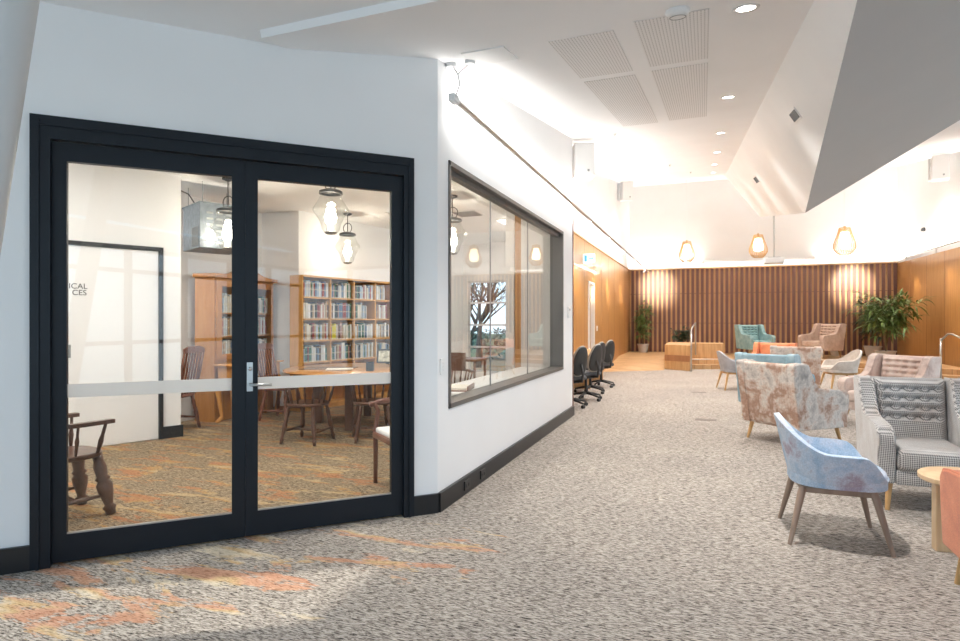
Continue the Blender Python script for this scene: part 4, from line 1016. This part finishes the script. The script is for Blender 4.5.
def captain(label, loc, face, m_, back=0.74, high=False, group='wooden chairs in the reading room', name='captains_chair', fat=1.0):
    rz = math.atan2(face[1], face[0]) + PI / 2
    t = thing(name, label, 'chair', loc, rz, group)
    m = MBd()
    pts = [(0.23 * math.copysign(abs(math.cos(a)) ** .75, math.cos(a)), 0.215 * math.copysign(abs(math.sin(a)) ** .75, math.sin(a))) for a in [2 * PI * k / 32 for k in range(32)]]
    m.prism(pts, 'z', 0.425, 0.46); m.build('seat', m_, t, smooth='auto', bevel=0.01)
    leg = [(0.017, 0), (0.02, .08), (0.026, .12), (0.016, .16), (0.017, .2), (0.027, .38), (0.03, .5), (0.02, .56), (0.028, .6), (0.02, .64), (0.024, .8), (0.018, .9), (0.02, 1)]
    leg = [(r * fat, q) for r, q in leg]
    for sx in (-1, 1):
        for sy in (-1, 1):
            MBd().turned((sx * 0.215, sy * 0.215, 0), (sx * 0.15, sy * 0.15, 0.43), leg).build('leg', m_, t, smooth=True)
        MBd().turned((sx * 0.195, -0.195, 0.14), (sx * 0.195, 0.195, 0.14), [(0.01, 0), (0.017, .5), (0.01, 1)], 8).build('stretcher', m_, t, smooth=True)
    MBd().turned((-0.195, 0, 0.14), (0.195, 0, 0.14), [(0.01, 0), (0.018, .5), (0.01, 1)], 8).build('stretcher', m_, t, smooth=True)
    if not high:
        arc = [(0.27 * math.cos(a), 0.02 + 0.24 * math.sin(a)) for a in [PI * (-0.02 + 1.04 * k / 20) for k in range(21)]]
        rail = [(0.26, -0.2)] + arc + [(-0.26, -0.2)]
        m = MBd()
        for (x0, y0), (x1, y1) in zip(rail, rail[1:]):
            c = ((x0 + x1) / 2, (y0 + y1) / 2, 0.68); L = math.hypot(x1 - x0, y1 - y0)
            m.box(c, (L + 0.012, 0.055, 0.028), Euler((0, 0, math.atan2(y1 - y0, x1 - x0))).to_matrix())
        m.build('arm_rail', m_, t)
        m = MBd(); arc2 = [(0.27 * math.cos(a), 0.02 + 0.25 * math.sin(a)) for a in [PI * (0.18 + 0.64 * k / 12) for k in range(13)]]
        for (x0, y0), (x1, y1) in zip(arc2, arc2[1:]):
            m.box(((x0 + x1) / 2, (y0 + y1) / 2, (0.69 + back) / 2), (math.hypot(x1 - x0, y1 - y0) + 0.01, 0.03, back - 0.69), Euler((0, 0, math.atan2(y1 - y0, x1 - x0))).to_matrix())
        m.build('crest', m_, t)
        for k in range(9):
            a = PI * (0.0 + k / 8); x, y = 0.26 * math.cos(a), 0.02 + 0.23 * math.sin(a)
            MBd().turned((x * .82, y * .82 + .0, 0.455), (x, y, 0.67), [(0.009, 0), (0.012, .35), (0.015, .5), (0.009, .65), (0.009, 1)], 8).build('spindle', m_, t, smooth=True)
        for sx in (-1, 1): MBd().turned((sx * .2, -.13, 0.455), (sx * .255, -.16, 0.67), [(0.011, 0), (0.018, .4), (0.012, .6), (0.011, 1)], 8).build('arm_post', m_, t, smooth=True)
    else:
        for sx in (-1, 1): MBd().tube([(sx * .18, .17, .45), (sx * .19, .24, .75), (sx * .195, .29, 1.02)], [0.017, 0.016, 0.013], 8).build('back_post', m_, t, smooth=True)
        MBd().prism([(-0.21, 0.99), (0.21, 0.99), (0.21, 1.04), (0.12, 1.075), (-0.12, 1.075), (-0.21, 1.04)], 'y', 0.275, 0.30).build('crest', m_, t, bevel=0.004)
        for k in range(6):
            x = -0.14 + 0.056 * k
            MBd().prism([(0.175, 0.455), (0.187, 0.455), (0.294, 1.0), (0.282, 1.0)], 'x', x - .014, x + .014).build('slat', m_, t)
    return t
captain('dark spindle-back captain chair with its back to the glass door, left one', (-4.29, 5.68, 0), (-0.1, 1), MWALN)
captain('dark spindle-back captain chair with its back to the glass door, right one', (-3.66, 6.07, 0), (-0.6, 0.8), MWALN)
captain('dark wooden spindle armchair just inside the left glass leaf', (-4.27, 2.88, 0), (0.2, 1), MWALN, back=0.9, fat=1.8)
captain('high slat-back wooden chair between the cabinet and the round table', (-5.62, 6.85, 0), (1, 0.1), MRED, high=True, name='slat_back_chair')
captain('mahogany slat-back chair by the left end of the writing desk', (-6.36, 5.68, 0), (-0.9, -0.2), MRED, high=True, name='slat_back_chair')
captain('brown spindle chair behind the long window, near the garden window', (-3.35, 7.70, 0), (0.6, -0.8), MWALN, back=0.93)
captain('brown chair at the window bench, seen low at the left of the long window', (-3.02, 6.05, 0), (1, 0.1), MWALN, back=0.8)
# open armchair at the right edge of the door glass
t = thing('open_armchair', 'reddish open armchair cut off by the right door stile', 'chair', (-2.34, 4.44, 0), R(-40))
MARM = MRED
MBd().rbox((0, 0, 0.42), (0.48, 0.46, 0.05), 0.012, 2).build('seat_frame', MARM, t, smooth='auto')
MBd().rbox((0, 0, 0.46), (0.44, 0.42, 0.05), 0.02, 3).build('seat_cushion', MWHITE, t, smooth=True)
for sx in (-1, 1):
    MBd().tube([(sx * .24, -.2, 0), (sx * .235, -.2, .3), (sx * .24, -.2, .45), (sx * .26, -.17, .62), (sx * .27, -.2, .68)], [0.018, 0.022, 0.022, 0.019, 0.022], 10).build('front_leg', MARM, t, smooth=True)
    MBd().tube([(sx * .27, -.24, .67), (sx * .275, -.1, .70), (sx * .25, .1, .69), (sx * .21, .24, .70)], [0.022, 0.025, 0.02, 0.018], 10).build('armrest', MARM, t, smooth=True)
    MBd().tube([(sx * .2, .26, 0), (sx * .2, .22, .42), (sx * .2, .27, .75), (sx * .19, .32, .98)], [0.018, 0.022, 0.02, 0.016], 10).build('rear_leg', MARM, t, smooth=True)
MBd().b2((-.2, .285, .86), (.2, .31, .97)).b2((-.19, .265, .62), (.19, .285, .68)).build('back_rail', MARM, t, bevel=0.006)

# things on the table
t = thing('picture_frame', 'dark framed photograph standing on the round table', 'picture frame', (-4.38, 7.62, 0.756), R(14))
MBd().box((0, 0.02, 0.12), (0.27, 0.015, 0.21), Euler((R(-12), 0, 0)).to_matrix()).build('frame', MDARK, t)
mp_ = mat('print_grey', (0.5, 0.52, 0.45), 0.5); setc(mp_, ramp(mp_, noise(mp_, coords(mp_), 14, 4), [(0.35, (0.25, 0.26, 0.2)), (0.5, (0.6, 0.62, 0.5)), (0.65, (0.8, 0.8, 0.74))]))
MBd().box((0, 0.0115, 0.12), (0.22, 0.004, 0.16), Euler((R(-12), 0, 0)).to_matrix()).build('photo_print', mp_, t)
MBd().box((0, 0.07, 0.075), (0.05, 0.01, 0.17), Euler((R(28), 0, 0)).to_matrix()).build('stand', MDARK, t)
t = thing('pen_cup', 'small black square cup on the round table', 'cup', (-4.02, 6.60, 0.752), R(20))
m = MBd(); m.b2((-.045, -.045, 0), (.045, .045, .006)).b2((-.045, -.045, 0), (-.039, .045, .115)).b2((.039, -.045, 0), (.045, .045, .115)).b2((-.045, -.045, 0), (.045, -.039, .115)).b2((-.045, .039, 0), (.045, .045, .115)); m.build('cup_body', MDARK, t)
o = MBd().rbox((0, 0, 0.008), (0.34, 0.24, 0.016), 0.004, 1).build('open_book', mat('paper', (0.78, 0.74, 0.66), 0.8), loc=(-4.45, 6.55, 0.757), rotz=R(30)); tag(o, 'open book lying on the left of the round table', 'book')
o = MBd().b2((-.35, -.22, 0), (.35, .22, 0.004)).build('table_mat', mat('mat_brown', (0.16, 0.10, 0.06), 0.7), loc=(-4.75, 6.75, 0.752), rotz=R(20)); tag(o, 'thin dark mat lying on the left side of the round table', 'mat')

# bench under the long window with a few things
t = thing('window_bench', 'long white counter running under the inside of the long window', 'counter', (-2.02, 4.35, 0))
MBd().b2((-0.45, 0.6, 0.70), (0, 3.75, 0.735)).build('worktop', MWHITE, t, bevel=0.004)
for y in (0.65, 2.1, 3.65): MBd().b2((-0.42, y, 0), (-0.05, y + 0.035, 0.70)).build('panel_leg', MWHITE, t)
t = thing('letter_tray', 'brown tray of papers on the counter at the left of the long window', 'tray', (-2.22, 5.25, 0.735), R(12))
MBd().b2((-.13, -.18, 0), (.13, .18, .01)).b2((-.13, -.18, 0), (-.12, .18, .05)).b2((.12, -.18, 0), (.13, .18, .05)).build('tray_body', MRED, t)
MBd().b2((-.11, -.16, .01), (.11, .16, .03)).build('papers', MPAGE, t)
t = thing('small_table', 'small dark table beneath the garden window', 'table', (-4.1, 9.6, 0))
MBd().b2((-.5, -.3, .70), (.5, .3, .74)).build('table_top', MWALN, t, bevel=.004)
for x in (-.45, .45):
    for y in (-.25, .25): MBd().tube([(x, y, 0), (x, y, .7)], [.018, .025], 8).build('leg', MWALN, t, smooth=True)

# ceiling-hung metal unit
UX = Vector((0.42, 0.907, 0)); UY = Vector((-0.907, 0.42, 0))
t = thing('air_unit', 'grey metal air-conditioning box hanging from the reading room ceiling', 'air conditioner', (-5.86, 5.62, 2.31), math.atan2(UX.y, UX.x))
MGAL = mat('galvanised', (0.36, 0.40, 0.44), 0.5, 0.2)
setc(MGAL, ramp(MGAL, noise(MGAL, coords(MGAL), 18, 3), [(0.35, (0.12, 0.14, 0.16)), (0.65, (0.20, 0.23, 0.26))]))
bx = MBd().b2((0, 0, 0), (0.60, 0.62, 0.56)).build('casing', MGAL, t, bevel=0.008)
MBd().b2((-0.012, -0.012, 0.555), (0.612, 0.632, 0.575)).build('lid', MGAL, t, bevel=0.003)
m = MBd()
for k in range(8): m.b2((-0.006, 0.06 + k * 0.03, 0.03), (0.0, 0.075 + k * 0.03, 0.27))
m.build('louvres', MGREYM, bx)
m = MBd()
for k in range(4):
    for j in range(6): m.b2((0.08 + k * .12, -0.004, 0.06 + j * .075), (0.16 + k * .12, 0.0, 0.085 + j * .075))
m.build('perforations', MSTEEL, bx)  # raised steel strips imitate a sparkling reflection on the casing front
for x in (0.05, 0.55):
    for y in (0.05, 0.57): MBd().cyl((x, y, 0.57), (x, y, CR - 2.31), 0.005, n=6).build('hanger_rod', MGREYM, t)
MBd().tube([(0.05, 0.3, .575), (0.0, 0.4, .72), (-0.1, 0.55, .8), (-.12, .62, CR - 2.31)], 0.008, 6).build('cable', MDARK, t, smooth=True)

# glass lantern pendants
MBULB = emis('bulb_glow', (1.0, 0.93, 0.82), 20)
def lantern(label, x, y, z, s=1.0):
    t = thing('glass_lantern', label, 'pendant lamp', (x, y, z), 0, 'glass lanterns in the reading room')
    gp = [(0.06, 0.0), (0.10, 0.05), (0.115, 0.12), (0.15, 0.19), (0.20, 0.25), (0.205, 0.28), (0.17, 0.34), (0.13, 0.40), (0.115, 0.46)]
    MBd().lathe([(r * s, q * s) for r, q in gp], n=24).build('glass_shade', MGL2, t, smooth=True)
    MBd().lathe([(0.115 * s, .455 * s), (0.135 * s, .46 * s), (0.13 * s, .49 * s), (0.06 * s, .515 * s), (0, .52 * s)], n=24).build('cap', MDARK, t, smooth='auto')
    MBd().lathe([(0, -.01 * s), (0.05 * s, 0.0), (0.075 * s, .02 * s), (0.04 * s, .03 * s), (0, .03 * s)], n=20).build('base_cup', MGREYM, t, smooth='auto')
    m = MBd()
    for k in range(3):
        a = 2 * PI * k / 3; m.cyl((.045 * math.cos(a) * s, .045 * math.sin(a) * s, .02 * s), (.045 * math.cos(a) * s, .045 * math.sin(a) * s, .12 * s), .012 * s, n=10)
    m.build('candle_holders', MWHITE, t)
    for k in range(3):
        a = 2 * PI * k / 3
        MBd().lathe([(0, .12 * s), (.018 * s, .13 * s), (.03 * s, .19 * s), (.015 * s, .24 * s), (0, .25 * s)], (.045 * math.cos(a) * s, .045 * math.sin(a) * s, 0), 12).build('bulb', MBULB, t, smooth=True)
    hp = [(0.0 + 0.08 * s * math.sin(a), 0, .58 * s - 0.08 * s * math.cos(a)) for a in [2 * PI * k / 16 for k in range(16)]]
    MBd().tube(hp, 0.006, 6, closed=True).build('hoop', MDARK, t, smooth=True)
    MBd().cyl((0, 0, .5 * s), (0, 0, CR - z), 0.007, n=8).build('rod', MDARK, t)
    MBd().lathe([(0, CR - z), (.07, CR - z), (.07, CR - z - .02), (0.02, CR - z - .04), (0, CR - z - .04)], n=20).build('ceiling_rose', MDARK, t, smooth='auto')
    return t
lantern('clear glass lantern nearest the metal air-conditioning box', -5.47, 5.68, 2.27)
lantern('large clear glass lantern in the middle of the right door leaf', -3.92, 5.60, 2.37, 0.98)
lantern('farther clear glass lantern above the open bookcase, seen beside the large one', -5.45, 8.25, 2.33)
lantern('clear glass lantern seen through the long window', -3.30, 7.6, 2.33)
for k, (x, y) in enumerate(((-4.6, 8.6), (-3.6, 8.9), (-3.4, 6.9))):
    t = thing('ceiling_vent', ['flush ceiling vent above the round table, left one', 'flush ceiling vent in the reading room, farther right one', 'flush ceiling vent seen at the left of the long window'][k], 'vent', (x, y, CR))
    MBd().b2((-.22, -.22, -.012), (.22, .22, 0)).build('frame', MWHITE, t)
    m = MBd()
    for q in range(8): m.box((0, -.18 + .052 * q, -.018), (.38, .03, .004), Euler((R(30), 0, 0)).to_matrix())
    m.build('louvres', MGREYM, t)

# garden outside
MBARK = mat('bark', (0.055, 0.05, 0.045), 0.9)
MTLEAF = mat('garden_leaf', (0.02, 0.10, 0.09), 0.6)
struct('ground', MBd().b2((-30, 12.7, -0.15), (-2.9, 60, -0.05)), mat('lawn', (0.06, 0.14, 0.06), 0.95))
def tree(label, x, y, seed, h=4.0, lean=(0.3, 0)):
    rnd = random.Random(seed); t = thing('garden_tree', label, 'tree', (x, y, -0.05), 0, 'trees outside the garden window')
    m = MBd(); fm = MBd()
    def grow(p, d, L, r, lev):
        pts = [p]; rr = [r]; dd = d.copy(); q = p.copy()
        for k in range(4):
            dd = (dd + Vector((rnd.uniform(-.25, .25), rnd.uniform(-.25, .25), rnd.uniform(-.1, .15)))).normalized()
            q = q + dd * L / 4; pts.append(q.copy()); rr.append(r * (1 - .14 * (k + 1)))
        m.tube(pts, rr, 7)
        if lev == 0:
            for k in range(14):
                pp_ = q + Vector((rnd.gauss(0, .25), rnd.gauss(0, .25), rnd.gauss(0, .2)))
                leaf(fm.bm, pp_, Vector((rnd.uniform(-1, 1), rnd.uniform(-1, 1), rnd.uniform(-.6, .3))), .14, .05, .3)
            return
        for k in range(3 if lev > 1 else 2):
            a = rnd.uniform(0, 2 * PI); e_ = rnd.uniform(.5, 1.0)
            nd = (dd * math.cos(e_) + Vector((math.cos(a), math.sin(a), .15)) * math.sin(e_)).normalized()
            grow(pts[rnd.choice((2, 3, 4))], nd, L * .78, r * .55, lev - 1)
    grow(Vector((0, 0, 0)), Vector((lean[0], lean[1], 1)).normalized(), h * .42, .13, 4)
    m.build('trunk', MBARK, t, smooth=True); fm.build('foliage', MTLEAF, t, norm=False)
tree('twisting dark tree seen through the middle of the garden window', -6.3, 16.4, 2, 3.6, (-.2, 0))
tree('second garden tree, farther away behind the twisting one', -9.0, 21.8, 5, 3.4)
def hedge(label, x, y, w_, h_, seed):
    rnd = random.Random(seed); fm = MBd()
    for k in range(1600):
        leaf(fm.bm, Vector((rnd.uniform(-w_, w_), rnd.uniform(-.4, .4), h_ * rnd.random() ** .7)), Vector((rnd.uniform(-1, 1), rnd.uniform(-1, 1), rnd.uniform(-.3, .8))), .2, .08, .3)
    o = fm.build('hedge', MTLEAF, None, norm=False, loc=(x, y, -0.05)); tag(o, label, 'hedge')
hedge('leafy green hedge at the bottom of the garden window', -6.8, 20.0, 2.6, 1.1, 4)
# ------------------------------------------------------------------ light
wd = bpy.data.worlds.new('world'); sc.world = wd; wd.use_nodes = True
n, l = wd.node_tree.nodes, wd.node_tree.links
bg = n['Background']
tc = n.new('ShaderNodeTexCoord'); sp = n.new('ShaderNodeSeparateXYZ'); l.new(tc.outputs['Generated'], sp.inputs[0])
rp = n.new('ShaderNodeValToRGB'); l.new(sp.outputs['Z'], rp.inputs['Fac'])
e = rp.color_ramp.elements
e[0].position = 0.0; e[0].color = (0.62, 0.76, 0.88, 1); e[1].position = 0.45; e[1].color = (0.22, 0.50, 0.85, 1)
x = e.new(0.12); x.color = (0.52, 0.72, 0.92, 1)
l.new(rp.outputs['Color'], bg.inputs['Color']); bg.inputs['Strength'].default_value = 2.1
def lamp(name, kind, loc, energy, color=(1, 0.96, 0.91), rot=(0, 0, 0), **k):
    d = bpy.data.lights.new(name, kind); d.energy = energy; d.color = color
    for a, b_ in k.items(): setattr(d, a, b_)
    o = bpy.data.objects.new(name, d); COL.objects.link(o); o.location = loc; o.rotation_euler = rot
    return o
def aim(o, target):
    d = Vector(target) - o.location; o.rotation_euler = d.to_track_quat('-Z', 'Y').to_euler()
sun = lamp('sun', 'SUN', (-8, -6, 6), 3.0, (1, 0.94, 0.85), angle=R(1.5))
aim(sun, sun.location + Vector((0.85 * .77, 0.53 * .77, -0.64)))
sc.view_settings.view_transform = 'Standard'; sc.view_settings.look = 'None'
sc.view_settings.gamma = 1.0; sc.view_settings.exposure = 0.42; sc.view_settings.use_curve_mapping = False
sc.cycles.max_bounces = 10; sc.cycles.diffuse_bounces = 5; sc.cycles.glossy_bounces = 4
sc.cycles.transparent_max_bounces = 24; sc.cycles.transmission_bounces = 6
sc.cycles.sample_clamp_indirect = 6.0; sc.cycles.caustics_reflective = False; sc.cycles.caustics_refractive = False
sc.cycles.use_denoising = True
# track spots wash the timber wall
for y, ty in SPOTS:
    o = lamp('track_spot', 'SPOT', (-1.80, y, 2.88), 150, (1, 0.82, 0.56), spot_size=R(34), spot_blend=0.8, shadow_soft_size=0.03); aim(o, (XR, ty, 2.2))
o = lamp('batten_spot', 'SPOT', (-1.75, 20.35, 2.98), 440, (1, 0.93, 0.78), spot_size=R(45), spot_blend=0.9, shadow_soft_size=0.03); aim(o, (-1.6, 22.4, 2.6))
o = lamp('batten_spot', 'SPOT', (4.5, 20.6, 3.3), 480, (1, 0.93, 0.78), spot_size=R(45), spot_blend=0.9, shadow_soft_size=0.03); aim(o, (4.55, 22.4, 2.6))
for y, ty in ((21.1, 20.5), (18.9, 18.0), (16.9, 16.0)):
    o = lamp('wall_spot', 'SPOT', (xr(y) - 0.35, y, 3.2), 60, (1, 0.8, 0.5), spot_size=R(50), spot_blend=0.8, shadow_soft_size=0.03); aim(o, (xr(ty), ty, 1.6))
# linear lamps: up-light of the tracks
o = lamp('track_uplight', 'AREA', (-1.72, 12.2, 3.056), 80, (1, 0.97, 0.93), (0, R(145), 0), shape='RECTANGLE', size=0.03, size_y=16.2)
o = lamp('track_downlight_strip', 'AREA', (-1.72, 12.2, 3.004), 60, (1, 0.97, 0.93), (0, R(45), 0), shape='RECTANGLE', size=0.03, size_y=16.2)
o = lamp('cove_back', 'AREA', (1.6, 22.3, 3.30), 110, (1, 0.97, 0.93), (R(180), 0, 0), shape='RECTANGLE', size=8.2, size_y=0.06)
o = lamp('cove_right', 'AREA', (5.80, 18.4, 3.36), 110, (1, 0.97, 0.93), (R(180), 0, 0), shape='RECTANGLE', size=0.05, size_y=8)
o = lamp('track_ceiling_wash', 'AREA', (-1.72, 14.3, 3.056), 75, (1, 0.98, 0.95), (0, R(195), 0), shape='RECTANGLE', size=0.03, size_y=12.0)
# downlights
for k, (x, y) in enumerate(DL):
    lamp('downlight_lamp', 'SPOT', (x, y, cz(y) - 0.03), 260, (1, 0.97, 0.94), spot_size=R(120), spot_blend=1.0, shadow_soft_size=0.06)
EX = [(4.9, 6.0), (4.9, 8.6), (4.7, 11.2), (4.7, 13.8), (4.6, 16.2), (4.6, 18.6), (-1.3, 11.2), (-1.3, 15.0), (-1.3, 18.6)]  # extra downlights added as fill to brighten the lounge
for k, (x, y) in enumerate(EX):
    downlight(x, y, 'round recessed downlight hidden behind the bulkhead' if x > 0 else 'round recessed downlight near the left timber wall', 'hidden recessed downlights' if x > 0 else 'recessed downlights near the left wall')
    lamp('downlight_lamp', 'SPOT', (x, y, cz(y) - 0.03), 260, (1, 0.97, 0.94), spot_size=R(120), spot_blend=1.0, shadow_soft_size=0.06)
# added fill panels on unseen parts of the reading room ceiling, brightening it
for k, (x, y, w_, h_) in enumerate(((-3.1, 4.3, .3, 1.2), (-5.0, 3.0, .3, 1.2), (-3.2, 10.2, .3, 1.2), (-6.6, 4.4, .3, 1.2))):
    t = thing('flat_luminaire', ['flat white light panel on the reading room ceiling above the door', 'flat white light panel on the reading room ceiling beside the partition', 'flat white light panel on the reading room ceiling toward the garden window', 'flat white light panel on the reading room ceiling behind the partition'][k], 'ceiling light', (x, y, CR), 0, 'light panels')
    MBd().b2((-w_ / 2, -h_ / 2, -0.02), (w_ / 2, h_ / 2, 0)).build('frame', MWHITE, t)
    MBd().b2((-w_ / 2 + .01, -h_ / 2 + .01, -0.022), (w_ / 2 - .01, h_ / 2 - .01, -.02)).build('diffuser', emis('panel_glow%d' % k, (1, 0.97, 0.92), 3), t)
    lamp('panel_lamp', 'AREA', (x, y, CR - 0.03), 40, (1, 0.96, 0.9), (0, 0, 0), shape='RECTANGLE', size=w_, size_y=h_)
# wicker and lantern lamps
for (x, y, z) in ((-0.55, 21.2, 3.75), (1.54, 19.8, 3.65), (3.78, 19.6, 3.7)):
    lamp('pendant_lamp', 'POINT', (x, y, z), 60, (1, 0.8, 0.55), shadow_soft_size=0.12)
for (x, y, z) in ((-5.47, 5.68, 2.47), (-3.92, 5.60, 2.57), (-5.45, 8.25, 2.53), (-3.30, 7.6, 2.53)):
    lamp('lantern_lamp', 'POINT', (x, y, z), 36, (1, 0.88, 0.72), shadow_soft_size=0.06)
